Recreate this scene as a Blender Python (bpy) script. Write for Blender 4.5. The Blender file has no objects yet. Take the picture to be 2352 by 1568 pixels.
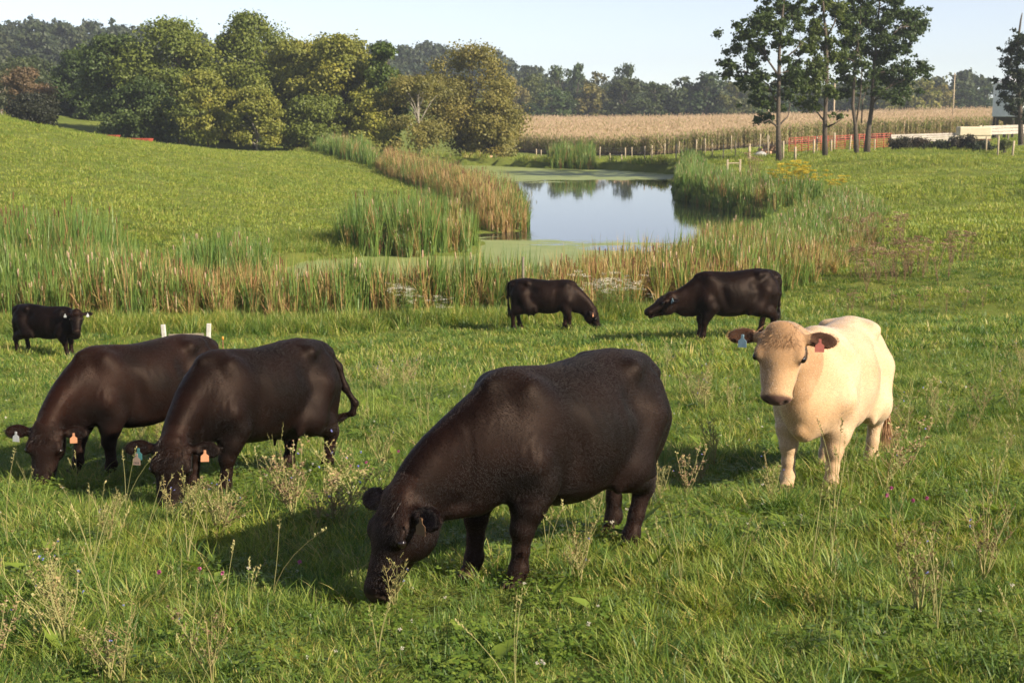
import bpy, math, random
import numpy as np
from mathutils import Vector, Matrix

random.seed(7)
RNG = np.random.default_rng(11)
SC = bpy.context.scene
COL = SC.collection

# ------------------------------------------------------------------ camera
CAM_Z = 2.17
PITCH = math.radians(9.2)
LENS_PX, CX, CY = 2352 * 50.0 / 36.0, 1176.0, 784.0     # photo measured at 2352 x 1568
cam_data = bpy.data.cameras.new('camera')
cam_data.lens = 50.0
cam_data.sensor_width = 36.0
cam_data.clip_start = 0.1
cam_data.clip_end = 9000.0
cam_data.dof.use_dof = True
cam_data.dof.focus_distance = 11.5
cam_data.dof.aperture_fstop = 6.3
cam = bpy.data.objects.new('camera', cam_data)
cam.location = (0.0, 0.0, CAM_Z)
cam.rotation_euler = (math.pi / 2 - PITCH, 0.0, 0.0)
COL.objects.link(cam)
SC.camera = cam

# ------------------------------------------------------------------ light
SUN_AZ = math.radians(54.0)      # from straight behind the camera towards its right
SUN_EL = math.radians(30.0)
SUN_DIR = Vector((math.sin(SUN_AZ) * math.cos(SUN_EL), -math.cos(SUN_AZ) * math.cos(SUN_EL), math.sin(SUN_EL)))
world = bpy.data.worlds.new('World')
SC.world = world
world.use_nodes = True
wn = world.node_tree
sky = wn.nodes.new('ShaderNodeTexSky')
sky.sky_type = 'NISHITA'
sky.sun_disc = False
sky.sun_elevation = SUN_EL
sky.sun_rotation = math.atan2(SUN_DIR.x, SUN_DIR.y)
sky.altitude = 200.0
sky.air_density = 0.75
sky.dust_density = 0.1
sky.ozone_density = 2.5
hs_n = wn.nodes.new('ShaderNodeHueSaturation')          # thin high haze: the whole sky a little paler
hs_n.inputs['Hue'].default_value = 0.515
hs_n.inputs['Saturation'].default_value = 0.58
hs_n.inputs['Value'].default_value = 1.0
wn.links.new(sky.outputs[0], hs_n.inputs['Color'])
wn.links.new(hs_n.outputs[0], wn.nodes['Background'].inputs[0])
wn.nodes['Background'].inputs[1].default_value = 0.070
sun_data = bpy.data.lights.new('sun', 'SUN')
sun_data.energy = 5.0
sun_data.angle = math.radians(0.55)
sun_data.color = (1.0, 0.87, 0.69)
sun = bpy.data.objects.new('sun', sun_data)
sun.rotation_euler = SUN_DIR.to_track_quat('Z', 'Y').to_euler()
sun.location = SUN_DIR * 60
COL.objects.link(sun)
SC.view_settings.view_transform = 'Standard'
SC.view_settings.look = 'None'
SC.view_settings.exposure = 1.2
SC.view_settings.gamma = 1.0
SC.view_settings.use_curve_mapping = False
SC.cycles.use_denoising = True
SC.cycles.max_bounces = 5
SC.cycles.diffuse_bounces = 2
SC.cycles.glossy_bounces = 2
SC.cycles.transmission_bounces = 3
SC.cycles.transparent_max_bounces = 4
SC.cycles.use_adaptive_sampling = True
SC.cycles.adaptive_threshold = 0.015
SC.cycles.volume_bounces = 0

# ------------------------------------------------------------------ helpers
def tag(o, label=None, cat=None, group=None, kind=None):
    if label: o['label'] = label
    if cat: o['category'] = cat
    if group: o['group'] = group
    if kind: o['kind'] = kind
    return o

def ray(xd, yd):
    xc, yc = (xd - CX) / LENS_PX, -(yd - CY) / LENS_PX
    c, s = math.cos(PITCH), math.sin(PITCH)
    v = (xc, c + yc * s, -s + yc * c)
    return (v[0] / v[1], 1.0, v[2] / v[1])

def at(xd, yd, d):
    r = ray(xd, yd)
    return (r[0] * d, d, CAM_Z + r[2] * d)

def mesh_obj(name, verts, faces, mat, parent=None, smooth=True, link=True):
    me = bpy.data.meshes.new(name)
    me.from_pydata([tuple(v) for v in verts], [], [tuple(f) for f in faces])
    if smooth:
        me.polygons.foreach_set('use_smooth', [True] * len(me.polygons))
    me.update()
    o = bpy.data.objects.new(name, me)
    if mat is not None:
        for m in (mat if isinstance(mat, (list, tuple)) else [mat]):
            me.materials.append(m)
    if link: COL.objects.link(o)
    if parent is not None: o.parent = parent
    return o

def fast_mesh(name, V, faces_flat, nper, mat=None, smooth=True, mats=None):
    """V (n,3) array; faces_flat (m,nper) array of equal-sided polygons"""
    V = np.asarray(V, dtype=np.float32); Fq = np.asarray(faces_flat, dtype=np.int32)
    me = bpy.data.meshes.new(name)
    me.vertices.add(len(V)); me.vertices.foreach_set('co', V.ravel())
    me.loops.add(Fq.size); me.loops.foreach_set('vertex_index', Fq.ravel())
    me.polygons.add(len(Fq)); me.polygons.foreach_set('loop_start', np.arange(len(Fq), dtype=np.int32) * nper)
    me.polygons.foreach_set('use_smooth', np.full(len(Fq), smooth))
    if mat is not None: me.materials.append(mat)
    if mats is not None:
        for m in mats[0]: me.materials.append(m)
        me.polygons.foreach_set('material_index', np.asarray(mats[1], dtype=np.int32))
    me.update(calc_edges=True)
    me.validate()
    return me

def link(name, me, parent=None):
    o = bpy.data.objects.new(name, me); COL.objects.link(o)
    if parent is not None: o.parent = parent
    return o

def empty(name, loc, rz=0.0):
    o = bpy.data.objects.new(name, None)
    o.empty_display_size = 0.3
    o.location = loc; o.rotation_euler = (0, 0, rz)
    COL.objects.link(o)
    return o

class MB:
    """collects boxes and tubes into one mesh"""
    def __init__(s): s.v, s.f = [], []
    def box(s, c, size, rot=None):
        c = Vector(c); hx, hy, hz = [k / 2 for k in size]; n = len(s.v)
        for dx, dy, dz in ((-1,-1,-1),(1,-1,-1),(1,1,-1),(-1,1,-1),(-1,-1,1),(1,-1,1),(1,1,1),(-1,1,1)):
            p = Vector((dx * hx, dy * hy, dz * hz))
            if rot is not None: p = rot @ p
            s.v.append(tuple(c + p))
        for q in ((0,3,2,1),(4,5,6,7),(0,1,5,4),(1,2,6,5),(2,3,7,6),(3,0,4,7)):
            s.f.append(tuple(n + k for k in q))
        return s
    def tube(s, pts, rad, sides=7, cap=True):
        pts = [Vector(p) for p in pts]
        if not isinstance(rad, (list, tuple)): rad = [rad] * len(pts)
        n0 = len(s.v); prev = None
        for i, p in enumerate(pts):
            t = (pts[min(i + 1, len(pts) - 1)] - pts[max(i - 1, 0)])
            t = t.normalized() if t.length > 1e-9 else Vector((0, 0, 1))
            if prev is None:
                a = t.cross(Vector((0.31, 0.95, 0.05)))
                if a.length < 0.1: a = t.cross(Vector((1, 0, 0)))
            else:
                a = prev - t * prev.dot(t)
            a.normalize(); prev = a; b = t.cross(a)
            for k in range(sides):
                an = 2 * math.pi * k / sides
                s.v.append(tuple(p + (a * math.cos(an) + b * math.sin(an)) * rad[i]))
        for i in range(len(pts) - 1):
            for k in range(sides):
                k2 = (k + 1) % sides
                s.f.append((n0 + i * sides + k, n0 + i * sides + k2, n0 + (i + 1) * sides + k2, n0 + (i + 1) * sides + k))
        if cap:
            s.f.append(tuple(n0 + k for k in reversed(range(sides))))
            s.f.append(tuple(n0 + (len(pts) - 1) * sides + k for k in range(sides)))
        return s
    def build(s, name, mat, parent=None, smooth=False):
        return mesh_obj(name, s.v, s.f, mat, parent, smooth)

_lat = {}
def vnoise(x, y, scale, seed=0):
    """smooth value noise in [-1, 1]"""
    if seed not in _lat:
        _lat[seed] = np.random.default_rng(900 + seed).uniform(-1, 1, (256, 256))
    L = _lat[seed]
    u = np.asarray(x, dtype=np.float64) / scale + 1000.0; v = np.asarray(y, dtype=np.float64) / scale + 1000.0
    i = np.floor(u).astype(int); j = np.floor(v).astype(int)
    fu = u - i; fv = v - j
    fu = fu * fu * (3 - 2 * fu); fv = fv * fv * (3 - 2 * fv)
    a = L[i % 256, j % 256]; b = L[(i + 1) % 256, j % 256]
    c = L[i % 256, (j + 1) % 256]; d = L[(i + 1) % 256, (j + 1) % 256]
    return (a * (1 - fu) + b * fu) * (1 - fv) + (c * (1 - fu) + d * fu) * fv

# ------------------------------------------------------------------ materials
def mat_new(name):
    m = bpy.data.materials.new(name); m.use_nodes = True
    nt = m.node_tree
    return m, nt, nt.nodes['Principled BSDF'], nt.nodes['Material Output']

def N(nt, kind, **kw):
    n = nt.nodes.new(kind)
    for k, v in kw.items():
        if k.startswith('i_'):
            n.inputs[k[2:].replace('_', ' ')].default_value = v
        else:
            setattr(n, k, v)
    return n

def ramp(nt, fac, stops, interp='LINEAR'):
    r = nt.nodes.new('ShaderNodeValToRGB')
    r.color_ramp.interpolation = interp
    el = r.color_ramp.elements
    while len(el) < len(stops): el.new(0.5)
    for e, (p, c) in zip(el, stops):
        e.position = p; e.color = (*c, 1.0) if len(c) == 3 else c
    if fac is not None: nt.links.new(fac, r.inputs[0])
    return r.outputs[0]

def noise(nt, scale, detail=3.0, rough=0.55, coord=None, dist=0.0):
    n = nt.nodes.new('ShaderNodeTexNoise')
    n.inputs['Scale'].default_value = scale; n.inputs['Detail'].default_value = detail
    n.inputs['Roughness'].default_value = rough; n.inputs['Distortion'].default_value = dist
    if coord is not None: nt.links.new(coord, n.inputs['Vector'])
    return n.outputs['Fac']

def mixc(nt, fac, a, b, mode='MIX'):
    n = nt.nodes.new('ShaderNodeMix'); n.data_type = 'RGBA'; n.blend_type = mode
    for sock, v in ((n.inputs[0], fac), (n.inputs[6], a), (n.inputs[7], b)):
        if isinstance(v, bpy.types.NodeSocket): nt.links.new(v, sock)
        elif isinstance(v, (int, float)): sock.default_value = v
        else: sock.default_value = (*v, 1.0)
    return n.outputs[2]

def mathn(nt, op, a, b=0.0, clamp=False):
    n = nt.nodes.new('ShaderNodeMath'); n.operation = op; n.use_clamp = clamp
    for sock, v in ((n.inputs[0], a), (n.inputs[1], b)):
        if isinstance(v, bpy.types.NodeSocket): nt.links.new(v, sock)
        else: sock.default_value = v
    return n.outputs[0]

def bump(nt, bsdf, h, strength=0.4, dist=0.02):
    b = nt.nodes.new('ShaderNodeBump')
    b.inputs['Strength'].default_value = strength; b.inputs['Distance'].default_value = dist
    nt.links.new(h, b.inputs['Height']); nt.links.new(b.outputs[0], bsdf.inputs['Normal'])
    return b

def world_pos(nt):
    return nt.nodes.new('ShaderNodeNewGeometry').outputs['Position']

def simple_mat(name, c1, c2, scale=6.0, rough=0.75, bmp=0.3, bdist=0.01, obj=True, spec=0.4, metal=0.0):
    m, nt, b, out = mat_new(name)
    co = nt.nodes.new('ShaderNodeTexCoord').outputs['Object'] if obj else world_pos(nt)
    n = noise(nt, scale, 5.0, 0.65, co)
    nt.links.new(ramp(nt, n, [(0.3, c1), (0.7, c2)]), b.inputs['Base Color'])
    b.inputs['Roughness'].default_value = rough
    b.inputs['Specular IOR Level'].default_value = spec
    b.inputs['Metallic'].default_value = metal
    if bmp: bump(nt, b, noise(nt, scale * 5, 4.0, 0.6, co), bmp, bdist)
    return m

def leaf_mat(name, cols, trans=0.35, tcol=None, patch=None, rough=0.55, tint=False, spec=0.3):
    """leaf or blade: colour varies per piece (attribute 'v') and, if patch, with place; some light passes through"""
    m, nt, b, out = mat_new(name)
    att = nt.nodes.new('ShaderNodeAttribute'); att.attribute_name = 'v'
    k = len(cols)
    c = ramp(nt, att.outputs['Fac'], [(i / max(1, k - 1), q) for i, q in enumerate(cols)])
    if patch:
        sc, a, lo, hi = patch
        nf = noise(nt, sc, 2.0, 0.5, world_pos(nt))
        c = mixc(nt, ramp(nt, nf, [(lo, (0, 0, 0)), (hi, (1, 1, 1))]), c, mixc(nt, 1.0, c, a, 'MULTIPLY'))
    if tint:
        oi = nt.nodes.new('ShaderNodeObjectInfo')
        c = mixc(nt, 1.0, c, oi.outputs['Color'], 'MULTIPLY')
    nt.links.new(c, b.inputs['Base Color'])
    b.inputs['Roughness'].default_value = rough
    b.inputs['Specular IOR Level'].default_value = spec
    tr = nt.nodes.new('ShaderNodeBsdfTranslucent')
    nt.links.new(mixc(nt, 1.0, c, tcol or (1.15, 1.2, 0.55), 'MULTIPLY'), tr.inputs[0])
    mx = nt.nodes.new('ShaderNodeMixShader'); mx.inputs[0].default_value = trans
    nt.links.new(b.outputs[0], mx.inputs[1]); nt.links.new(tr.outputs[0], mx.inputs[2])
    nt.links.new(mx.outputs[0], out.inputs[0])
    return m

def set_v(me, vals):
    a = me.attributes.new('v', 'FLOAT', 'POINT')
    a.data.foreach_set('value', np.asarray(vals, dtype=np.float32))

# ------------------------------------------------------------------ scatter (only for what nobody could count)
def scatter(name, pts, idx, rot, scl, protos, label, cat):
    colp = bpy.data.collections.new(name + '_kinds')
    for i, p in enumerate(protos):
        p.name = '%s_kind_%02d' % (name, i); colp.objects.link(p)
    n = len(pts)
    me = bpy.data.meshes.new(name)
    me.vertices.add(n); me.vertices.foreach_set('co', np.asarray(pts, dtype=np.float32).ravel())
    a = me.attributes.new('idx', 'INT', 'POINT'); a.data.foreach_set('value', np.asarray(idx, dtype=np.int32))
    a = me.attributes.new('rot', 'FLOAT_VECTOR', 'POINT'); a.data.foreach_set('vector', np.asarray(rot, dtype=np.float32).ravel())
    a = me.attributes.new('scl', 'FLOAT_VECTOR', 'POINT'); a.data.foreach_set('vector', np.asarray(scl, dtype=np.float32).ravel())
    o = link(name, me)
    ng = bpy.data.node_groups.new(name + '_scatter', 'GeometryNodeTree')
    ng.interface.new_socket('Geometry', in_out='INPUT', socket_type='NodeSocketGeometry')
    ng.interface.new_socket('Geometry', in_out='OUTPUT', socket_type='NodeSocketGeometry')
    gi = ng.nodes.new('NodeGroupInput'); go = ng.nodes.new('NodeGroupOutput')
    ip = ng.nodes.new('GeometryNodeInstanceOnPoints')
    ci = ng.nodes.new('GeometryNodeCollectionInfo')
    ci.inputs['Collection'].default_value = colp
    ci.inputs['Separate Children'].default_value = True
    ci.inputs['Reset Children'].default_value = True
    def named(nm, dt):
        q = ng.nodes.new('GeometryNodeInputNamedAttribute'); q.data_type = dt
        q.inputs['Name'].default_value = nm
        return q.outputs['Attribute']
    ng.links.new(gi.outputs[0], ip.inputs['Points'])
    ng.links.new(ci.outputs[0], ip.inputs['Instance'])
    ip.inputs['Pick Instance'].default_value = True
    ng.links.new(named('idx', 'INT'), ip.inputs['Instance Index'])
    ng.links.new(named('rot', 'FLOAT_VECTOR'), ip.inputs['Rotation'])
    ng.links.new(named('scl', 'FLOAT_VECTOR'), ip.inputs['Scale'])
    ng.links.new(ip.outputs[0], go.inputs[0])
    o.modifiers.new('scatter', 'NODES').node_group = ng
    return tag(o, label, cat, kind='stuff')

def proto(me):
    return bpy.data.objects.new(me.name, me)

def blades(spec, rng):
    """spec: list of (base xyz, azimuth, length, width, lean, curl, v). -> V, quads (tip quads are degenerate-free), v"""
    V, Q, T, A = [], [], [], []
    for (b, az, ln, w, lean, curl, val) in spec:
        n0 = len(V)
        dx, dy = math.cos(az), math.sin(az)
        sx, sy = -dy, dx
        tw = rng.uniform(-0.9, 0.9)
        sx, sy = sx * math.cos(tw) + dx * math.sin(tw), sy * math.cos(tw) + dy * math.sin(tw)
        x = y = 0.0; px, pz = 0.0, 0.0
        segs = 3; ang = lean
        for i in range(segs + 1):
            ww = w * (1.0, 0.95, 0.68, 0.0)[i] / 2
            cx_, cy_, cz_ = b[0] + dx * px, b[1] + dy * px, b[2] + pz
            if i < segs:
                V.append((cx_ - sx * ww, cy_ - sy * ww, cz_)); V.append((cx_ + sx * ww, cy_ + sy * ww, cz_))
                A += [val, val]
            else:
                V.append((cx_, cy_, cz_)); A.append(val)
            st = ln / segs
            px += math.sin(ang) * st; pz += math.cos(ang) * st
            ang += curl / segs
        T.append((n0, n0 + 1, n0 + 3)); T.append((n0, n0 + 3, n0 + 2))
        T.append((n0 + 2, n0 + 3, n0 + 5)); T.append((n0 + 2, n0 + 5, n0 + 4))
        T.append((n0 + 4, n0 + 5, n0 + 6))
    return V, T, A
# ------------------------------------------------------------------ the lie of the land
WATER_Z = -3.83
ctrl = []
for yy in (-14, -2, 7, 13, 20, 28, 36):
    for u in (-0.62, -0.3, 0.0, 0.3, 0.62):
        xx = u * max(yy, 6) * 1.0 + (7 * np.sign(u) if yy < 10 else 2 * np.sign(u))
        zz = -0.0957 * yy + 0.055 * float(np.clip(xx, -6, 9))
        ctrl.append((xx, yy, max(zz, WATER_Z + 0.12)))
for xx in (-40, -26, -14, -6, 2, 8):
    ctrl.append((xx, 43, WATER_Z + 0.10)); ctrl.append((xx, 52, WATER_Z + 0.06))
for xd, yd, d in (   # left hill
        (0, 275, 105), (100, 291, 112), (200, 312, 118), (350, 333, 128), (500, 346, 140), (690, 350, 155),
        (0, 400, 75), (300, 420, 80), (600, 440, 85), (0, 480, 62), (400, 515, 63), (700, 505, 72), (860, 455, 92),
        (0, 330, 88), (300, 370, 98), (600, 385, 112), (-250, 270, 100), (-250, 390, 72), (-250, 480, 58), (760, 400, 118),
        # right bank and meadow
        (2200, 569, 60), (2200, 474, 80), (2200, 417, 100), (2200, 362, 130), (2450, 540, 60), (2450, 445, 80),
        (2450, 400, 100), (2450, 358, 130), (1950, 480, 80), (1950, 420, 100), (1950, 364, 130), (1990, 590, 56), (1900, 640, 48),
        (1700, 400, 115), (1650, 368, 140), (1800, 420, 98), (1790, 367, 125), (1893, 362, 128), (1990, 354, 134),
        (1650, 352, 165), (1900, 340, 155), (2200, 340, 150), (2400, 336, 150), (2150, 318, 185), (2400, 312, 190),
        # far shore and corn field
        (700, 360, 166), (1000, 359, 166), (1250, 365, 168), (1450, 370, 160), (1500, 358, 183), (1200, 350, 200), (900, 348, 195),
        (1750, 338, 183), (1950, 322, 195), (1200, 288, 380), (1500, 288, 380), (1800, 284, 380), (2100, 272, 380), (2400, 268, 380),
        (1200, 312, 270), (1700, 304, 270), (2200, 290, 270),
        (300, 348, 170), (250, 344, 150), (600, 342, 180), (0, 262, 150), (-250, 262, 160), (150, 268, 200), (-100, 250, 230)):
    ctrl.append(at(xd, yd, d))
ctrl += [(-198, 560, 22), (-150, 560, 20), (-300, 600, 26), (-120, 420, 8), (-75, 640, 15), (-30, 640, 16), (20, 640, 6), (60, 470, 0), (150, 480, 3),
         (260, 480, 5), (300, 650, 6), (0, 1200, 12), (500, 1200, 12), (-500, 1200, 30), (700, 700, 8), (-700, 700, 25),
         (0, 3000, 0), (2000, 3000, 0), (-2000, 3000, 0), (-120, 0, 0), (120, 0, 0), (-120, 100, -1), (120, 100, -1.5)]
ctrl = np.array(ctrl, dtype=float)

class TPS:
    def __init__(s, P, lam=0.002):
        s.k = 1 / 100.0
        X = P[:, :2] * s.k; n = len(X)
        K = s.U(X, X) + lam * np.eye(n)
        A = np.zeros((n + 3, n + 3)); A[:n, :n] = K
        A[:n, n] = 1; A[:n, n + 1:] = X; A[n:, :n] = A[:n, n:].T
        b = np.zeros(n + 3); b[:n] = P[:, 2]
        s.w = np.linalg.solve(A, b); s.X = X
    def U(s, a, b):
        r2 = ((a[:, None, :] - b[None, :, :]) ** 2).sum(-1)
        return 0.5 * r2 * np.log(r2 + 1e-12)
    def __call__(s, x, y):
        q = np.stack([np.ravel(x), np.ravel(y)], 1) * s.k
        out = np.empty(len(q))
        for i in range(0, len(q), 20000):
            c = q[i:i + 20000]
            out[i:i + 20000] = s.U(c, s.X) @ s.w[:len(s.X)] + s.w[len(s.X)] + c @ s.w[len(s.X) + 1:]
        return out.reshape(np.shape(x))
tps = TPS(ctrl)

def on_water(px):
    out = []
    for xd, yd in px:
        r = ray(xd, yd); d = (WATER_Z - CAM_Z) / r[2]
        out.append((r[0] * d, d))
    return np.array(out)

POND = on_water([(640, 622), (700, 596), (780, 592), (860, 588), (960, 588), (1085, 588), (1112, 560), (1100, 536), (1205, 532), (1212, 505), (1165, 472),
                 (1062, 437), (962, 415), (892, 402), (810, 386), (790, 379), (1000, 378), (1140, 381), (1270, 387), (1370, 388), (1470, 394), (1560, 401),
                 (1553, 425), (1550, 455), (1600, 464), (1700, 486), (1780, 500), (1740, 520), (1640, 545), (1560, 575), (1450, 610), (1250, 640),
                 (950, 655), (760, 648)])

def poly_sd(x, y, poly):
    """signed distance to a polygon, negative inside"""
    x = np.asarray(x, float); y = np.asarray(y, float)
    d2 = np.full(x.shape, 1e18); ins = np.zeros(x.shape, bool)
    n = len(poly)
    for i in range(n):
        ax, ay = poly[i]; bx, by = poly[(i + 1) % n]
        ex, ey = bx - ax, by - ay
        t = np.clip(((x - ax) * ex + (y - ay) * ey) / (ex * ex + ey * ey + 1e-12), 0, 1)
        d2 = np.minimum(d2, (x - ax - t * ex) ** 2 + (y - ay - t * ey) ** 2)
        c = ((ay > y) != (by > y))
        with np.errstate(divide='ignore', invalid='ignore'):
            c &= x < (bx - ax) * (y - ay) / (by - ay + 1e-30) + ax
        ins ^= c
    return np.where(ins, -1, 1) * np.sqrt(d2)

def hgt(x, y):
    x = np.asarray(x, float); y = np.asarray(y, float)
    z = tps(x, y)
    # grazed hummocks and cattle terracettes
    amp = np.clip((y - 3) / 30, 0.25, 1.0)
    z = z + amp * (0.05 * vnoise(x, y, 2.1, 1) + 0.09 * vnoise(x, y, 6.3, 2)) + 0.02 * vnoise(x, y, 0.8, 3)
    right = np.clip((x - 0.12 * y - 3) / 8, 0, 1) * np.clip((y - 22) / 20, 0, 1) * np.clip((150 - y) / 30, 0, 1)
    z = z + right * (0.30 * vnoise(x * 0.55, y, 3.2, 4) + 0.36 * vnoise(x * 0.5, y, 9.0, 5))
    near = (y > 35) & (y < 230) & (np.abs(x) < 120)
    sd = np.full(x.shape, 50.0)
    if near.any(): sd[near] = poly_sd(x[near], y[near], POND)
    out = np.maximum(z, WATER_Z + 0.05 + 0.10 * np.clip(sd / 3.0, 0, 1))
    inn = WATER_Z - 0.05 + np.maximum(sd, -3.0) * 0.25
    z = np.where(sd < 0, np.minimum(z, inn), np.where((y > 30) & (y < 230), out, z))
    return z

def hz(x, y): return float(hgt(np.array([x]), np.array([y]))[0])

def ground_hit(xd, yd, lo=4.0, hi=170.0):
    r = ray(xd, yd)
    d = np.linspace(lo, hi, 1500)
    g = hgt(r[0] * d, d) - (CAM_Z + r[2] * d)
    k = np.argmax(g > 0)
    if not (g > 0).any(): k = len(d) - 1
    a, b = d[max(k - 1, 0)], d[k]
    for _ in range(25):
        m = (a + b) / 2
        if hz(r[0] * m, m) - (CAM_Z + r[2] * m) > 0: b = m
        else: a = m
    return (r[0] * b, b, hz(r[0] * b, b))

# pasture sheet: a fan that widens to the horizon
rows = np.concatenate([np.linspace(-30, 4, 14), np.geomspace(4.4, 240, 300), np.geomspace(244, 1600, 50)])
cols = np.sinh(np.linspace(-1.9, 1.9, 281)) / math.sinh(1.9)
RX = cols[None, :] * (26 + 0.85 * np.maximum(rows, 0))[:, None]
RY = np.repeat(rows[:, None], len(cols), 1)
RZ = hgt(RX, RY)
nr, nc = RX.shape
ii = (np.arange(nr - 1)[:, None] * nc + np.arange(nc - 1)[None, :]).ravel()
pasture_me = fast_mesh('pasture', np.stack([RX.ravel(), RY.ravel(), RZ.ravel()], 1), np.stack([ii, ii + 1, ii + nc + 1, ii + nc], 1), 4)
m, nt, b, out = mat_new('pasture_turf')
wp = world_pos(nt)
n1 = noise(nt, 0.22, 3.0, 0.6, wp); n2 = noise(nt, 2.4, 5.0, 0.7, wp); n3 = noise(nt, 14.0, 4.0, 0.7, wp)
base = ramp(nt, n1, [(0.3, (0.11, 0.16, 0.026)), (0.7, (0.19, 0.21, 0.042))])
base = mixc(nt, ramp(nt, n2, [(0.35, (0, 0, 0)), (0.75, (1, 1, 1))]), base, (0.12, 0.17, 0.028))
base = mixc(nt, ramp(nt, n3, [(0.5, (0, 0, 0)), (0.8, (1, 1, 1))]), base, (0.20, 0.17, 0.06))
nt.links.new(base, b.inputs['Base Color'])
b.inputs['Roughness'].default_value = 0.9; b.inputs['Specular IOR Level'].default_value = 0.1
bump(nt, b, mathn(nt, 'ADD', noise(nt, 3.0, 6.0, 0.75, wp), noise(nt, 25.0, 4.0, 0.7, wp)), 0.9, 0.12)
pasture_me.materials.append(m)
tag(link('pasture', pasture_me), 'rolling green cattle pasture sloping down to the pond', 'pasture', kind='structure')

# ------------------------------------------------------------------ pond water with duckweed film
m, nt, b, out = mat_new('pond_water')
wp = world_pos(nt)
sep = nt.nodes.new('ShaderNodeSeparateXYZ'); nt.links.new(wp, sep.inputs[0])
b.inputs['Base Color'].default_value = (0.012, 0.016, 0.012, 1)
b.inputs['Roughness'].default_value = 0.03
b.inputs['IOR'].default_value = 1.33
mp = nt.nodes.new('ShaderNodeMapping'); mp.inputs['Scale'].default_value = (0.5, 1.0, 1.0); nt.links.new(wp, mp.inputs[0])
bump(nt, b, noise(nt, 0.9, 3.0, 0.5, mp.outputs[0]), 0.02, 0.05)
weed = nt.nodes.new('ShaderNodeBsdfPrincipled')
wn_ = noise(nt, 1.2, 5.0, 0.65, wp)
nt.links.new(ramp(nt, wn_, [(0.3, (0.16, 0.21, 0.055)), (0.7, (0.24, 0.27, 0.085))]), weed.inputs['Base Color'])
weed.inputs['Roughness'].default_value = 0.55
weed.inputs['Specular IOR Level'].default_value = 0.5
mp2 = nt.nodes.new('ShaderNodeMapping'); mp2.inputs['Scale'].default_value = (0.10, 0.30, 1.0); nt.links.new(wp, mp2.inputs[0])
streak = noise(nt, 1.0, 5.0, 0.62, mp2.outputs[0])
fine_ = noise(nt, 1.1, 6.0, 0.75, mp.outputs[0])
ywob = mathn(nt, 'ADD', mathn(nt, 'ADD', sep.outputs['Y'], mathn(nt, 'MULTIPLY', mathn(nt, 'SUBTRACT', fine_, 0.5), 14.0)), mathn(nt, 'MULTIPLY', mathn(nt, 'SUBTRACT', streak, 0.5), 24.0))
xfar = mathn(nt, 'MULTIPLY', sep.outputs['X'], -0.4)
far_f = mathn(nt, 'MULTIPLY', mathn(nt, 'SUBTRACT', mathn(nt, 'ADD', ywob, xfar), 121.0), 0.5, True)
xs = mathn(nt, 'MULTIPLY', sep.outputs['X'], 0.75)
near_f = mathn(nt, 'MULTIPLY', mathn(nt, 'SUBTRACT', 69.0, mathn(nt, 'ADD', ywob, xs)), 0.6, True)
spk = noise(nt, 0.75, 6.0, 0.75, mp.outputs[0])
spk_f = mathn(nt, 'MULTIPLY', mathn(nt, 'SUBTRACT', spk, 0.70), 25.0, True)
mask = mathn(nt, 'MAXIMUM', mathn(nt, 'MAXIMUM', far_f, near_f), spk_f)
mx = nt.nodes.new('ShaderNodeMixShader')
nt.links.new(mask, mx.inputs[0]); nt.links.new(b.outputs[0], mx.inputs[1]); nt.links.new(weed.outputs[0], mx.inputs[2])
nt.links.new(mx.outputs[0], out.inputs[0])
px0, py0 = POND.min(0) - 3; px1, py1 = POND.max(0) + 3
gx = np.linspace(px0, px1, 40); gy = np.linspace(py0, py1, 60)
GX, GY = np.meshgrid(gx, gy)
k = (np.arange(59)[:, None] * 40 + np.arange(39)[None, :]).ravel()
cen = poly_sd((GX[:-1, :-1] + GX[1:, 1:]) / 2, (GY[:-1, :-1] + GY[1:, 1:]) / 2, POND).ravel() < 4
fw = np.stack([k, k + 1, k + 41, k + 40], 1)[cen]
wm = fast_mesh('pond_water', np.stack([GX.ravel(), GY.ravel(), np.full(GX.size, WATER_Z)], 1), fw, 4, m)
tag(link('pond_water', wm), 'still farm pond reflecting sky, green duckweed film at its ends', 'pond', kind='structure')
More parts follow.
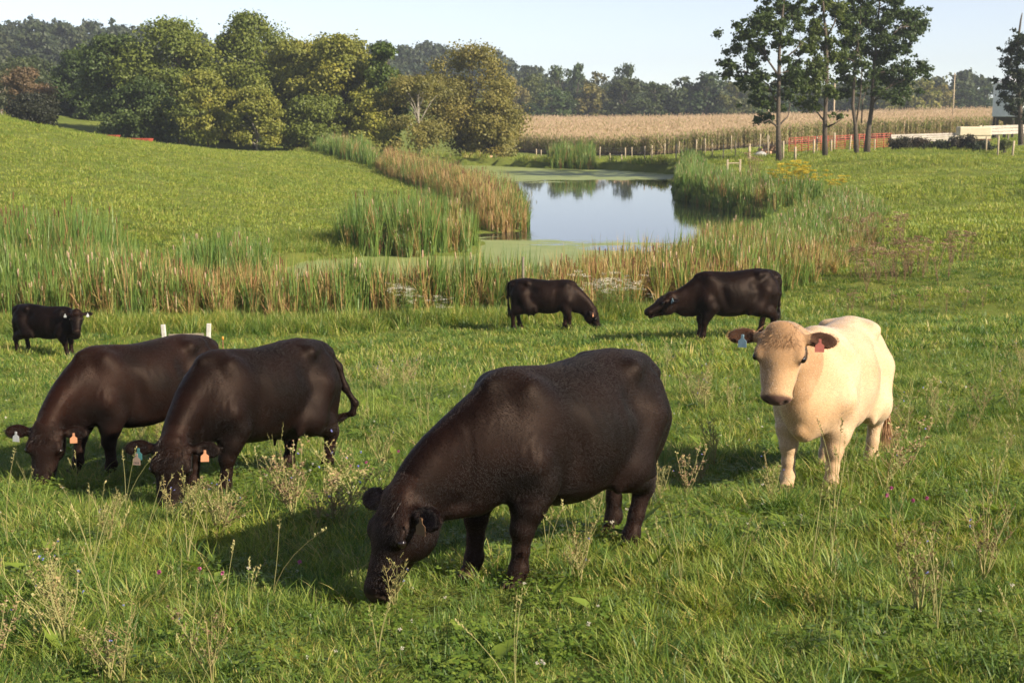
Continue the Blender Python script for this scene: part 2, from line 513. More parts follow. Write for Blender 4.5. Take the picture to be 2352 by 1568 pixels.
# ------------------------------------------------------------------ cattle: one continuous body grown from a blended distance field
class Field:
    def __init__(s, lo, hi, h):
        s.lo = np.array(lo, float); s.h = h
        s.n = np.ceil((np.array(hi) - s.lo) / h).astype(int) + 1
        s.D = np.full(s.n, 1.0, np.float32)
        s.ax = [(s.lo[i] + np.arange(s.n[i]) * h).astype(np.float32) for i in range(3)]
    def _win(s, lo, hi, m):
        a = np.clip(np.floor((np.array(lo) - m - s.lo) / s.h).astype(int), 0, s.n)
        b = np.clip(np.ceil((np.array(hi) + m - s.lo) / s.h).astype(int) + 1, 0, s.n)
        sl = tuple(slice(i, j) for i, j in zip(a, b))
        X = s.ax[0][sl[0]][:, None, None]; Y = s.ax[1][sl[1]][None, :, None]; Z = s.ax[2][sl[2]][None, None, :]
        return sl, X, Y, Z
    def add(s, fn, lo, hi, k=0.05, sub=False):
        sl, X, Y, Z = s._win(lo, hi, k + 0.06)
        if 0 in s.D[sl].shape: return
        d = fn(X, Y, Z).astype(np.float32); a = s.D[sl]
        if sub:
            d = -d; h = np.maximum(k - np.abs(a - d), 0) / k
            s.D[sl] = np.maximum(a, d) + h * h * k * 0.25
        else:
            h = np.maximum(k - np.abs(a - d), 0) / k
            s.D[sl] = np.minimum(a, d) - h * h * k * 0.25
    def cone(s, a, b, ra, rb, k=0.05, sy=1.0, sub=False):
        a = np.array(a, float); b = np.array(b, float); r = max(ra, rb)
        ba = b - a; L = float(ba @ ba) + 1e-9
        def fn(X, Y, Z):
            px, py, pz = X - a[0], Y - a[1], Z - a[2]
            t = np.clip((px * ba[0] + py * ba[1] + pz * ba[2]) / L, 0, 1)
            qx, qy, qz = px - t * ba[0], (py - t * ba[1]) / sy, pz - t * ba[2]
            return (np.sqrt(qx * qx + qy * qy + qz * qz) - (ra + t * (rb - ra))) * min(1.0, sy)
        s.add(fn, np.minimum(a, b) - r, np.maximum(a, b) + r, k, sub)
    def chain(s, pts, rad, k=0.05, sy=1.0):
        for i in range(len(pts) - 1): s.cone(pts[i], pts[i + 1], rad[i], rad[i + 1], k, sy)
    def ell(s, c, r, R=None, k=0.05, sub=False):
        c = np.array(c, float); r = np.array(r, float)
        R = np.eye(3) if R is None else np.array(R, float)
        def fn(X, Y, Z):
            px, py, pz = X - c[0], Y - c[1], Z - c[2]
            q = [px * R[0, i] + py * R[1, i] + pz * R[2, i] for i in range(3)]
            k0 = np.sqrt(sum((q[i] / r[i]) ** 2 for i in range(3))); k1 = np.sqrt(sum((q[i] / r[i] ** 2) ** 2 for i in range(3)))
            return k0 * (k0 - 1) / (k1 + 1e-6)
        ext = np.sqrt(((R * r[None, :]) ** 2).sum(1))
        s.add(fn, c - ext, c + ext, k, sub)
    def surface(s, smooth=2):
        D = s.D; S = D < 0; n = s.n
        c = np.zeros(n - 1, np.int8)
        corners = [(i, j, k) for i in (0, 1) for j in (0, 1) for k in (0, 1)]
        for (i, j, k) in corners: c += S[i:n[0] - 1 + i, j:n[1] - 1 + j, k:n[2] - 1 + k]
        act = np.argwhere((c > 0) & (c < 8))
        idx = np.full(n - 1, -1, np.int64); idx[tuple(act.T)] = np.arange(len(act))
        P = np.zeros((len(act), 3)); W = np.zeros(len(act))
        for a in corners:
            for ax in range(3):
                if a[ax]: continue
                b = list(a); b[ax] = 1
                da = D[tuple((act + a).T)]; db = D[tuple((act + b).T)]
                cr = (da < 0) != (db < 0)
                t = np.where(cr, da / np.where(cr, da - db, 1), 0)
                q = act + np.array(a, float); q[:, ax] += t
                P[cr] += q[cr]; W[cr] += 1
        V = s.lo + P / W[:, None] * s.h
        Q = []
        for ax in range(3):
            o1, o2 = (ax + 1) % 3, (ax + 2) % 3
            sl0 = [slice(1, None)] * 3; sl1 = [slice(1, None)] * 3
            sl0[ax] = slice(0, n[ax] - 1); sl1[ax] = slice(1, n[ax])
            for o in (o1, o2): sl0[o] = slice(1, n[o] - 1); sl1[o] = slice(1, n[o] - 1)
            A, B = S[tuple(sl0)], S[tuple(sl1)]
            e = np.argwhere(A != B); fl = A[tuple(e.T)]
            base = e.copy(); base[:, o1] += 1; base[:, o2] += 1
            def cell(d1, d2):
                q = base.copy(); q[:, o1] += d1; q[:, o2] += d2
                return idx[tuple(q.T)]
            quad = np.stack([cell(-1, -1), cell(0, -1), cell(0, 0), cell(-1, 0)], 1)
            quad[~fl] = quad[~fl][:, ::-1]
            Q.append(quad)
        Q = np.concatenate(Q); Q = Q[(Q >= 0).all(1)]
        # keep the largest connected piece out of stray bits by smoothing only
        for it in range(smooth):
            acc = np.zeros_like(V); cnt = np.zeros(len(V))
            for a, b in ((0, 1), (1, 2), (2, 3), (3, 0)):
                for u, w in ((a, b), (b, a)):
                    np.add.at(acc, Q[:, u], V[Q[:, w]]); np.add.at(cnt, Q[:, u], 1)
            V = V + 0.55 * (acc / np.maximum(cnt, 1)[:, None] - V)
        return V, Q

def rotz(a): return np.array([[math.cos(a), -math.sin(a), 0], [math.sin(a), math.cos(a), 0], [0, 0, 1.0]])
def roty(a): return np.array([[math.cos(a), 0, math.sin(a)], [0, 1, 0], [-math.sin(a), 0, math.cos(a)]])
def rotx(a): return np.array([[1, 0, 0], [0, math.cos(a), -math.sin(a)], [0, math.sin(a), math.cos(a)]])
def bez(p0, p1, p2, p3, n):
    t = np.linspace(0, 1, n)[:, None]; p0, p1, p2, p3 = map(np.array, (p0, p1, p2, p3))
    return (1 - t) ** 3 * p0 + 3 * t * (1 - t) ** 2 * p1 + 3 * t * t * (1 - t) * p2 + t ** 3 * p3

def coat_material(name, rough, sheen, spec, breakup):
    m, nt, b, out = mat_new(name)
    att = nt.nodes.new('ShaderNodeAttribute'); att.attribute_name = 'coat'
    co = nt.nodes.new('ShaderNodeTexCoord').outputs['Object']
    n1 = noise(nt, 3.2, 3.0, 0.55, co)
    c = mixc(nt, ramp(nt, n1, [(0.35, (0, 0, 0)), (0.7, (1, 1, 1))]), att.outputs['Color'], mixc(nt, 1.0, att.outputs['Color'], breakup, 'MULTIPLY'))
    mp = nt.nodes.new('ShaderNodeMapping'); mp.inputs['Rotation'].default_value = (0, 0.75, 0); mp.inputs['Scale'].default_value = (0.16, 0.8, 1.0); nt.links.new(co, mp.inputs[0])
    fur = noise(nt, 95.0, 3.0, 0.65, mp.outputs[0], 0.4)
    c = mixc(nt, ramp(nt, fur, [(0.3, (0, 0, 0)), (0.75, (1, 1, 1))]), mixc(nt, 1.0, c, (0.72, 0.70, 0.68), 'MULTIPLY'), c)
    nt.links.new(c, b.inputs['Base Color'])
    b.inputs['Roughness'].default_value = rough
    b.inputs['Specular IOR Level'].default_value = spec
    b.inputs['Specular Tint'].default_value = (1.0, 0.78, 0.66, 1)
    b.inputs['Sheen Weight'].default_value = sheen
    b.inputs['Sheen Roughness'].default_value = 0.45
    b.inputs['Sheen Tint'].default_value = (0.75, 0.55, 0.45, 1)
    mp3 = nt.nodes.new('ShaderNodeMapping'); mp3.inputs['Scale'].default_value = (2.4, 1.2, 0.7); nt.links.new(co, mp3.inputs[0])
    musc = noise(nt, 4.2, 3.0, 0.5, mp3.outputs[0], 0.6)
    hsum = mathn(nt, 'ADD', mathn(nt, 'MULTIPLY', fur, 0.20), mathn(nt, 'MULTIPLY', musc, 0.8))
    bump(nt, b, hsum, 0.28, 0.022)
    return m
M_BLACK = coat_material('black_coat', 0.55, 0.0, 0.12, (1.5, 1.2, 1.05))
M_CREAM = coat_material('cream_coat', 0.7, 0.2, 0.25, (0.92, 0.86, 0.78))

def hair_material(name, c1, c2, rough=0.45):
    return leaf_mat(name, [c1, c2], 0.12, (1, 0.9, 0.8), rough=rough)
M_HAIR_BLACK = hair_material('black_hair', (0.005, 0.003, 0.0025), (0.02, 0.009, 0.006))
M_HAIR_TAN = hair_material('tan_hair', (0.20, 0.105, 0.048), (0.42, 0.26, 0.13), 0.6)
m, nt, b, out = mat_new('eye_gloss'); b.inputs['Base Color'].default_value = (0.008, 0.005, 0.004, 1); b.inputs['Roughness'].default_value = 0.08
M_EYE = m
def tag_mat(name, c):
    m_ = simple_mat(name, tuple(k * 0.75 for k in c), c, 30.0, 0.5, 0.1)
    return m_
TAGM = {k: tag_mat('tag_' + k, c) for k, c in dict(peach=(0.44, 0.21, 0.11), white=(0.36, 0.38, 0.39), teal=(0.045, 0.15, 0.16), brown=(0.12, 0.065, 0.032),  # brown tag: its back-lit shade is put into the colour
        pink=(0.34, 0.10, 0.075), sky=(0.24, 0.36, 0.42), buff=(0.22, 0.16, 0.13)).items()}
M_INK = simple_mat('tag_ink', (0.01, 0.01, 0.012), (0.02, 0.02, 0.02), 8.0, 0.6, 0)

TORSO = np.array([  # x, top, bottom, half width
    (-0.91, 1.06, 0.94, 0.05), (-0.88, 1.17, 0.82, 0.14), (-0.80, 1.26, 0.70, 0.21), (-0.68, 1.325, 0.62, 0.25), (-0.50, 1.36, 0.555, 0.275),
    (-0.25, 1.335, 0.475, 0.32), (0.0, 1.305, 0.44, 0.35), (0.25, 1.29, 0.445, 0.335), (0.45, 1.29, 0.525, 0.28), (0.60, 1.285, 0.555, 0.235),
    (0.75, 1.21, 0.57, 0.20), (0.87, 1.10, 0.60, 0.155), (0.95, 0.98, 0.68, 0.10), (0.97, 0.92, 0.76, 0.04)])

def ribbon_mesh(name, roots, dirs, lens, width, mat, droop=0.0, vals=None, segs=2):
    """thin tapering hair ribbons"""
    n = len(roots); rng = np.random.default_rng(5)
    dirs = dirs / (np.linalg.norm(dirs, axis=1, keepdims=True) + 1e-9)
    side = np.cross(dirs, rng.normal(size=(n, 3))); side /= (np.linalg.norm(side, axis=1, keepdims=True) + 1e-9)
    p = roots.copy(); d = dirs.copy(); V = []
    lens = lens[:, None]
    for i in range(segs + 1):
        w = width * (1 - i / segs)
        if i < segs: V += [p - side * w / 2, p + side * w / 2]
        else: V.append(p)
        d = d + np.array([0, 0, -droop]) / segs + rng.normal(size=(n, 3)) * 0.06; d /= np.linalg.norm(d, axis=1, keepdims=True)
        p = p + d * lens / segs
    k = 2 * segs + 1
    A = np.stack(V, 1).reshape(-1, 3); o = np.arange(n) * k
    T = []
    for i in range(segs):
        if i < segs - 1:
            T.append(np.stack([o + 2 * i, o + 2 * i + 1, o + 2 * i + 3], 1)); T.append(np.stack([o + 2 * i, o + 2 * i + 3, o + 2 * i + 2], 1))
        else: T.append(np.stack([o + 2 * i, o + 2 * i + 1, o + 2 * i + 2], 1))
    me = fast_mesh(name, A, np.concatenate(T), 3, mat)
    set_v(me, np.repeat(rng.uniform(0, 1, n) if vals is None else vals, k))
    return me

def make_cow(name, label, group, front_px, hind_px, s=1.0, res=0.013, fat=1.0, poll=(1.22, 0, 0.56), pitch=70, yaw=0, bend=None, feet=None, tail=None,
             color='black', udder=False, tags=(None, None), roll=0, mouth=0.0, belly=0.0, cat='cow', head_s=1.2, nape=(-0.10, 0, 0.24), earlift=0.0, heading=None, anchor='mid', neck_s=1.0, hips=0.0, hw=1.08, hl=1.0, fuzz=100000, hump=0.0, coatmul=1.0):
    Fp, Hp = np.array(ground_hit(*front_px)), np.array(ground_hit(*hind_px))
    mid = (Fp + Hp) / 2; hd = Fp - Hp
    ang = math.atan2(hd[1], hd[0]) if heading is None else math.radians(heading)
    base_len = math.hypot(hd[0], hd[1])
    if anchor == 'front': mid = Fp - np.array((math.cos(ang), math.sin(ang), 0)) * 0.635 * s; mid[2] = hz(mid[0], mid[1])
    print('COW %s dist %.2f  foot span %.2f (want %.2f)  heading %.0f' % (label[:30], mid[1], base_len, 1.22 * s, math.degrees(ang)))
    poll = np.array(poll, float)
    fl = Field((-1.35, -0.70, -0.02), (1.95, 0.70, 1.75), res)
    T = TORSO.copy(); T[:, 3] *= 1 + (fat - 1) * np.exp(-((T[:, 0] + 0.05) / 0.5) ** 2); T[:, 2] -= belly * np.exp(-((T[:, 0] + 0.02) / 0.42) ** 2)
    fx = np.linspace(-0.91, 0.97, 400); ker = np.exp(-(np.arange(-30, 31) / 11.0) ** 2); ker /= ker.sum()
    sm = []
    for c_ in (1, 2, 3):
        f_ = np.interp(fx, T[:, 0], T[:, c_]); g_ = np.convolve(np.pad(f_, 30, mode='edge'), ker, mode='valid')
        e_ = np.clip(np.minimum(fx + 0.91, 0.97 - fx) / 0.10, 0, 1); sm.append(f_ * (1 - e_) + g_ * e_)
    def torso(X, Y, Z):
        top, bot, hw = (np.interp(X, fx, q_) for q_ in sm)
        zc = bot + (top - bot) * 0.47; hh = np.where(Z > zc, top - zc, zc - bot)
        t = np.clip((Z - zc) / hh, -1, 1.2)
        w = hw * np.where(t > 0, 1 - 0.20 * t ** 2, 1 - 0.10 * t * t)
        f = (np.abs(Y / w) ** 2.35 + np.abs((Z - zc) / hh) ** 2.35) ** (1 / 2.35)
        d = (f - 1) * np.minimum(w, hh)
        return np.maximum(d, np.maximum(X - 0.97, -0.91 - X))
    fl.add(torso, (-0.91, -0.42 * fat, 0.32), (0.97, 0.42 * fat, 1.42), 0.06)
    # rump, hips, shoulders, brisket
    for sy in (1, -1):
        fl.cone((-0.44, sy * (0.20 + hips), 1.245 + hips * 0.5), (-0.62, sy * 0.13, 1.255), 0.06, 0.04, k=0.10 - hips)       # hook bone
        fl.ell((-0.83, sy * 0.10, 1.175), (0.06, 0.045, 0.05), k=0.07)                             # pin bone
        fl.ell((-0.30, sy * 0.36 * (0.8 + 0.2 * fat), 1.10), (0.09, 0.085, 0.10), k=0.10, sub=True)   # hollow before the hip
        fl.ell((-0.62, sy * 0.30, 1.17), (0.10, 0.075, 0.06), k=0.09, sub=True)
        fl.ell((0.50, sy * 0.165, 0.99), (0.13, 0.09, 0.27), roty(0.28), k=0.15)                  # shoulder blade
        fl.ell((0.63, sy * 0.15, 0.78), (0.13, 0.09, 0.18), k=0.16)
        fl.ell((0.30, sy * 0.40 * (0.85 + 0.15 * fat), 0.86), (0.055, 0.09, 0.24), roty(0.2), k=0.10, sub=True)   # crease behind the shoulder
        fl.ell((-0.60, sy * 0.20, 0.90), (0.21, 0.115, 0.31), roty(-0.15), k=0.07)                 # thigh
        fl.ell((-0.26, sy * 0.30, 0.62), (0.06, 0.05, 0.16), roty(-0.5), k=0.08)                   # flank fold
    fl.ell((0.82, 0, 0.585), (0.12, 0.075, 0.12), k=0.12)
    fl.ell((0.52, 0, 1.24), (0.26, 0.05, 0.05 + hump), k=0.10)
    fl.ell((-0.76, 0, 1.235), (0.15, 0.05, 0.055), k=0.10)
    fl.ell((-0.42, 0, 0.49), (0.14, 0.06, 0.05), k=0.08)
    # head frame
    R = rotz(math.radians(yaw)) @ roty(math.radians(pitch)) @ rotx(math.radians(roll))
    hs = head_s
    def hp(u, v, w): return poll + R @ (np.array([u * hl, v * hw, w]) * hs)
    # neck
    mid_y = poll[1] * 0.35 if bend is None else bend
    nape = np.array(nape, float)
    c = bez((0.40, 0, 1.13), (0.74, mid_y * 0.3, 1.09), poll + nape, hp(0.02, 0, -0.03), 9)
    fl.chain(c, np.linspace(0.105, 0.075, 9), 0.09)
    crest_line = c.copy()
    c = bez((0.58, 0, 0.98), (0.86, mid_y * 0.3, 0.90), hp(0.03, 0, -0.09) + nape * 0.9, hp(0.03, 0, -0.08), 9)
    fl.chain(c, np.array([0.25, 0.225, 0.19, 0.165, 0.145, 0.13, 0.118, 0.108, 0.10]) * np.linspace(neck_s, 1, 9), 0.08, 0.76)
    c = bez((0.70, 0, 0.76), (0.94, mid_y * 0.3, 0.71), hp(0.05, 0, -0.17) + nape * 0.8 + np.array((-0.02, 0, -0.03)), hp(0.03, 0, -0.16), 9)
    fl.chain(c, np.array([0.20, 0.17, 0.14, 0.118, 0.10, 0.09, 0.08, 0.074, 0.066]) * np.linspace(neck_s, neck_s, 9), 0.09, 0.76)
    c = bez((0.86, 0, 0.52), (1.04, mid_y * 0.2, 0.54), hp(0.04, 0, -0.23) + nape * 0.6 + np.array((-0.02, 0, -0.05)), hp(0.05, 0, -0.16), 7)
    fl.chain(c + np.array((0.02, 0, -0.03)) * np.sin(np.linspace(0, math.pi, 7))[:, None], np.linspace(0.045, 0.02, 7), 0.05)          # dewlap
    # head
    RR = R
    def hell(c, r, k=0.03, sub=False, rot=None): fl.ell(hp(*c), np.array(r) * np.array((hl, hw, 1.0)) * hs, RR if rot is None else RR @ rot, k, sub)
    def hcone(a, b, ra, rb, k=0.03, sub=False): fl.cone(hp(*a), hp(*b), ra * hs, rb * hs, k, 1.0, sub)
    hell((0.06, 0, -0.045), (0.115, 0.122, 0.112), 0.04)
    hell((0.145, 0, -0.012), (0.145, 0.128, 0.072), 0.035)
    hell((0.0, 0, 0.03), (0.055, 0.075, 0.05), 0.05)
    hcone((0.17, 0, -0.045), (0.43, 0, -0.052), 0.085, 0.056, 0.04)
    hell((0.26, 0, -0.052), (0.17, 0.100, 0.068), 0.04)
    hell((0.37, 0, -0.056), (0.12, 0.082, 0.056), 0.04)
    hell((0.455, 0, -0.058), (0.056, 0.084, 0.060), 0.04)
    hcone((0.11, 0, -0.185), (0.40, 0, -0.108 - mouth * 0.6), 0.070, 0.038, 0.05)
    hell((0.43, 0, -0.108 - mouth), (0.05, 0.058, 0.028), 0.025)
    for sy in (1, -1):
        hell((0.14, sy * 0.062, -0.125), (0.125, 0.056, 0.11), 0.05)
        hell((0.17, sy * 0.105, 0.012), (0.055, 0.03, 0.03), 0.025)
        hell((0.195, sy * 0.128, -0.014), (0.03, 0.016, 0.019), 0.012, True)
        hell((0.503, sy * 0.052, -0.042), (0.02, 0.022, 0.017), 0.012, True)
        hell((0.48, sy * 0.06, -0.098 - mouth * 0.5), (0.085, 0.055, 0.006 + mouth * 0.45), 0.012, True)
        # ear: root, paddle, hollow
        el = earlift; ex = lambda q: sy * (0.10 + (q - 0.10) / hw)
        hcone((0.05, sy * 0.09, -0.03), (0.045, ex(0.16), -0.025 + el * 0.4), 0.034, 0.028, 0.03)
        er = rotx(sy * (el * 2.2)) @ rotz(sy * -0.10)
        hell((0.045, ex(0.232), -0.025 + el), (0.060, 0.10 / hw, 0.024), 0.03, False, er)
        hell((0.052, ex(0.245), 0.004 + el), (0.039, 0.074 / hw, 0.022), 0.015, True, er)
    # legs
    ft = dict(fl=(0, 0), fr=(0, 0), hl=(0, 0), hr=(0, 0))
    if feet: ft.update(feet)
    for sd, sy in (('l', 1), ('r', -1)):
        dx, dz = ft['f' + sd]
        sh = np.array((0.60, sy * 0.20, 0.78)); el_ = np.array((0.51 + dx * 0.12, sy * 0.205, 0.64)); kn = np.array((0.60 + dx * 0.55, sy * 0.185, 0.375 + dz * 0.5))
        fe = np.array((0.61 + dx * 0.95, sy * 0.178, 0.13 + dz)); ho = np.array((0.65 + dx, sy * 0.178, 0.035 + dz))
        fl.cone(sh, el_, 0.14, 0.125, 0.055); fl.chain([el_, el_ * 0.5 + kn * 0.5 + np.array((0.015, 0, 0)), kn], [0.125, 0.096, 0.068], 0.06)
        fl.ell(kn + np.array((0.012, 0, 0)), (0.07, 0.067, 0.08), k=0.03)
        fl.chain([kn, kn * 0.45 + fe * 0.55, fe], [0.062, 0.05, 0.052], 0.03)
        fl.ell(fe, (0.06, 0.06, 0.056), k=0.03); fl.cone(fe, ho, 0.052, 0.06, 0.02)
        fl.ell(ho + np.array((0.015, 0, -0.005)), (0.08, 0.063, 0.045), k=0.02)
        fl.ell(ho + np.array((0.075, 0, -0.01)), (0.06, 0.006, 0.06), k=0.01, sub=True)
        dx, dz = ft['h' + sd]
        hip = np.array((-0.55, sy * 0.20, 0.92)); st = np.array((-0.40 + dx * 0.2, sy * 0.235, 0.62)); hk = np.array((-0.745 + dx * 0.62, sy * 0.195, 0.44 + dz * 0.4))
        fe = np.array((-0.70 + dx * 0.95, sy * 0.185, 0.135 + dz)); ho = np.array((-0.655 + dx, sy * 0.185, 0.035 + dz))
        fl.cone(hip, st, 0.19, 0.15, 0.07); fl.cone((-0.73, sy * 0.165, 0.88), hk + np.array((0.02, 0, 0.11)), 0.13, 0.068, 0.09)
        fl.chain([st, st * 0.45 + hk * 0.55 + np.array((0.0, 0, 0.03)), hk], [0.15, 0.108, 0.068], 0.08)
        fl.ell(hk + np.array((-0.018, 0, 0.02)), (0.066, 0.055, 0.08), k=0.03)
        fl.chain([hk, hk * 0.4 + fe * 0.6, fe], [0.064, 0.05, 0.052], 0.03)
        fl.ell(fe, (0.06, 0.058, 0.056), k=0.03); fl.cone(fe, ho, 0.052, 0.06, 0.02)
        fl.ell(ho + np.array((0.015, 0, -0.005)), (0.078, 0.06, 0.045), k=0.02)
        fl.ell(ho + np.array((0.075, 0, -0.01)), (0.06, 0.006, 0.06), k=0.01, sub=True)
    if udder:
        fl.ell((-0.36, 0, 0.52), (0.17, 0.15, 0.12), k=0.08)
        for ux, uy in ((-0.27, 0.07), (-0.27, -0.07), (-0.41, 0.07), (-0.41, -0.07)):
            fl.cone((ux, uy, 0.44), (ux, uy, 0.35), 0.022, 0.014, 0.03)
    tl = tail or [(-0.80, 0, 1.235), (-0.905, 0, 1.19), (-0.945, 0.005, 1.08), (-0.945, 0.01, 0.85), (-0.93, 0.02, 0.64), (-0.92, 0.03, 0.52)]
    tl = np.array(tl, float)
    fl.chain(tl, np.interp(np.arange(len(tl)), [0, 1, len(tl) - 2, len(tl) - 1], [0.045, 0.04, 0.024, 0.02]), 0.05)
    V, Q = fl.surface(2)
    nrm = np.zeros_like(V); fn = np.cross(V[Q[:, 1]] - V[Q[:, 0]], V[Q[:, 2]] - V[Q[:, 0]])
    for k_ in range(4): np.add.at(nrm, Q[:, k_], fn)
    nrm /= np.linalg.norm(nrm, axis=1, keepdims=True) + 1e-9
    def bump_(x0, x1, z0, z1, soft=0.12): return np.clip((V[:, 0] - x0) / soft, 0, 1) * np.clip((x1 - V[:, 0]) / soft, 0, 1) * np.clip((V[:, 2] - z0) / soft, 0, 1) * np.clip((z1 - V[:, 2]) / soft, 0, 1)
    wob = vnoise(V[:, 0] + 0.3 * V[:, 1], V[:, 2], 0.13, 23); wob2 = vnoise(V[:, 0], V[:, 2], 0.22, 24)
    side = np.clip(np.abs(nrm[:, 1]) * 1.6 - 0.4, 0, 1)
    ph = (V[:, 0] * 0.86 + V[:, 2] * 0.5) / 0.05 * 6.283
    dsp = 0.0035 * np.sin(ph + 2.5 * wob) * np.clip(0.3 + 1.2 * wob2, 0, 1) * bump_(0.58, 1.15, 0.45, 1.12) * side      # loose neck skin
    dsp += 0.0009 * np.sin((V[:, 0] - 0.25 * V[:, 2]) / 0.10 * 6.283 + 2.2 * wob) * bump_(-0.30, 0.42, 0.62, 1.18) * side * np.clip(0.5 + wob2, 0, 1)   # ribs
    dsp += 0.012 * wob2 * bump_(-0.85, 0.9, 0.5, 1.3) * side
    V = V + nrm * dsp[:, None]
    # ------- coat colours (own markings, plus shade painted on the cream cow's front)
    H = (V - poll) @ R / hs / np.array((hl, hw, 1.0))
    ishead = (H[:, 0] > -0.12) & (H[:, 0] < 0.6) & (np.abs(H[:, 1]) < 0.4) & (np.abs(H[:, 2]) < 0.25) & (V[:, 0] > 0.85)
    C = np.zeros((len(V), 4), np.float32); C[:, 3] = 1
    nz = vnoise(V[:, 0] + V[:, 1] * 0.7, V[:, 2] + V[:, 1] * 0.4, 0.16, 21); nz2 = vnoise(V[:, 0] - V[:, 1], V[:, 2], 0.45, 22)
    hoof = np.clip((0.075 - V[:, 2]) / 0.02, 0, 1)[:, None]
    if color == 'black':
        k = np.clip(0.5 + 0.5 * nz2 + 0.35 * nz, 0, 1)[:, None]
        col = ((1 - k) * np.array((0.0015, 0.0009, 0.0007)) + k * np.array((0.0058, 0.0024, 0.0016))) * coatmul
        low = (np.clip((0.62 - V[:, 2]) / 0.3, 0, 1) * (V[:, 0] < 0.9))[:, None] * 0.5
        col = col * (1 - low) + np.array((0.009, 0.0037, 0.0024)) * low
        pol = (ishead & (H[:, 0] < 0.12) & (H[:, 2] > 0.0))[:, None] * 0.5
        col = col * (1 - pol) + np.array((0.013, 0.006, 0.004)) * pol
        mz = np.clip((H[:, 0] - 0.45) / 0.03, 0, 1)[:, None] * ishead[:, None]
        col = col * (1 - mz) + np.array((0.014, 0.010, 0.009)) * mz
        hc = np.array((0.05, 0.035, 0.025))
    else:
        k = np.clip(0.5 + 0.5 * nz2 + 0.3 * nz, 0, 1)[:, None]
        col = (1 - k) * np.array((0.48, 0.33, 0.195)) + k * np.array((0.60, 0.465, 0.31))
        fr = np.clip((V[:, 0] - 0.62) / 0.35, 0, 1)[:, None] * 0.7  # neck and dewlap browned towards the front: shade painted into the coat
        col = col * (1 - fr) + np.array((0.48, 0.29, 0.14)) * fr
        hd_ = ishead[:, None] * np.clip((0.34 - H[:, 0]) / 0.22, 0.35, 0.9)[:, None] * np.clip(0.75 + 0.5 * nz, 0, 1)[:, None]
        col = col * (1 - hd_) + np.array((0.25, 0.145, 0.075)) * hd_
        ear = (ishead & (np.abs(H[:, 1]) > 0.15) & (H[:, 0] < 0.15))[:, None] * np.clip((0.335 - np.abs(H[:, 1])) / 0.05, 0.15, 1)[:, None] * (H[:, 2] > -0.03 + earlift)[:, None]
        col = col * (1 - ear) + np.array((0.05, 0.021, 0.010)) * ear
        low = (np.clip((0.45 - V[:, 2]) / 0.25, 0, 1))[:, None] * 0.55 * np.clip(0.6 + nz, 0, 1)[:, None]
        col = col * (1 - low) + np.array((0.36, 0.22, 0.12)) * low
        mz = (np.clip((H[:, 0] - 0.45) / 0.02, 0, 1) * (H[:, 2] > -0.10))[:, None] * ishead[:, None]
        col = col * (1 - mz) + np.array((0.10, 0.055, 0.045)) * mz
        hc = np.array((0.22, 0.14, 0.09))
    if color != 'black':
        for sy in (1, -1):
            de = np.sqrt((H[:, 0] - 0.195) ** 2 * 0.5 + (H[:, 1] - sy * 0.118) ** 2 + (H[:, 2] + 0.01) ** 2); ey = (np.clip((0.046 - de) / 0.014, 0, 1) * ishead * 0.85)[:, None]
            col = col * (1 - ey) + np.array((0.09, 0.045, 0.025)) * ey
            de = np.sqrt((H[:, 0] - 0.503) ** 2 + (H[:, 1] - sy * 0.052) ** 2 + (H[:, 2] + 0.042) ** 2); ey = (np.clip((0.03 - de) / 0.01, 0, 1) * ishead)[:, None]
            col = col * (1 - ey) + np.array((0.02, 0.012, 0.01)) * ey
    C[:, :3] = col * (1 - hoof) + hc * hoof
    me = fast_mesh('body', V * s, Q, 4, M_BLACK if color == 'black' else M_CREAM)
    a = me.attributes.new('coat', 'FLOAT_COLOR', 'POINT'); a.data.foreach_set('color', C.ravel())
    root = empty(name, (mid[0], mid[1], mid[2] - 0.02), 0)
    ca, sa = math.cos(ang) * 0.6 * s, math.sin(ang) * 0.6 * s
    slope = (hz(mid[0] + ca, mid[1] + sa) - hz(mid[0] - ca, mid[1] - sa)) / (1.2 * s)
    root.rotation_euler = (Matrix.Rotation(ang, 3, 'Z') @ Matrix.Rotation(-math.atan(slope), 3, 'Y')).to_euler()
    tag(root, label, cat, group)
    link('body', me, root)
    rng = np.random.default_rng(sum(map(ord, label)) % 1000)
    hm = M_HAIR_BLACK if color == 'black' else M_HAIR_TAN
    # ------- eyes, ear tags
    for sy in (1, -1):
        eb = MB(); ec = hp(0.197, sy * 0.121, 0.002) * s
        import bmesh as _bm
        bm_ = _bm.new(); _bm.ops.create_uvsphere(bm_, u_segments=12, v_segments=8, radius=0.025 * s * hs)
        e_me = bpy.data.meshes.new('eye'); bm_.to_mesh(e_me); bm_.free()
        e_me.polygons.foreach_set('use_smooth', [True] * len(e_me.polygons)); e_me.materials.append(M_EYE)
        eo = link('eye', e_me, root); eo.location = ec
        tg = tags[0] if sy > 0 else tags[1]
        for ti, tg1 in enumerate(tg if isinstance(tg, list) else [tg]):
            if not tg1: continue
            col_, text = (tg1 if isinstance(tg1, tuple) else (tg1, None))
            out2 = [(-0.010, 0.05), (0.010, 0.05), (0.012, 0.018), (0.034, 0.0), (0.036, -0.052), (-0.036, -0.052), (-0.034, 0.0), (-0.012, 0.018)]
            th = 0.0022; V2 = [(p[0], -th, p[1]) for p in out2] + [(p[0], th, p[1]) for p in out2]; n8 = len(out2)
            F2 = [tuple(range(n8))[::-1], tuple(range(n8, 2 * n8))] + [(i, (i + 1) % n8, (i + 1) % n8 + n8, i + n8) for i in range(n8)]
            to = mesh_obj('ear_tag', [tuple(np.array(v) * s * 0.98) for v in V2], F2, TAGM[col_], root, False)
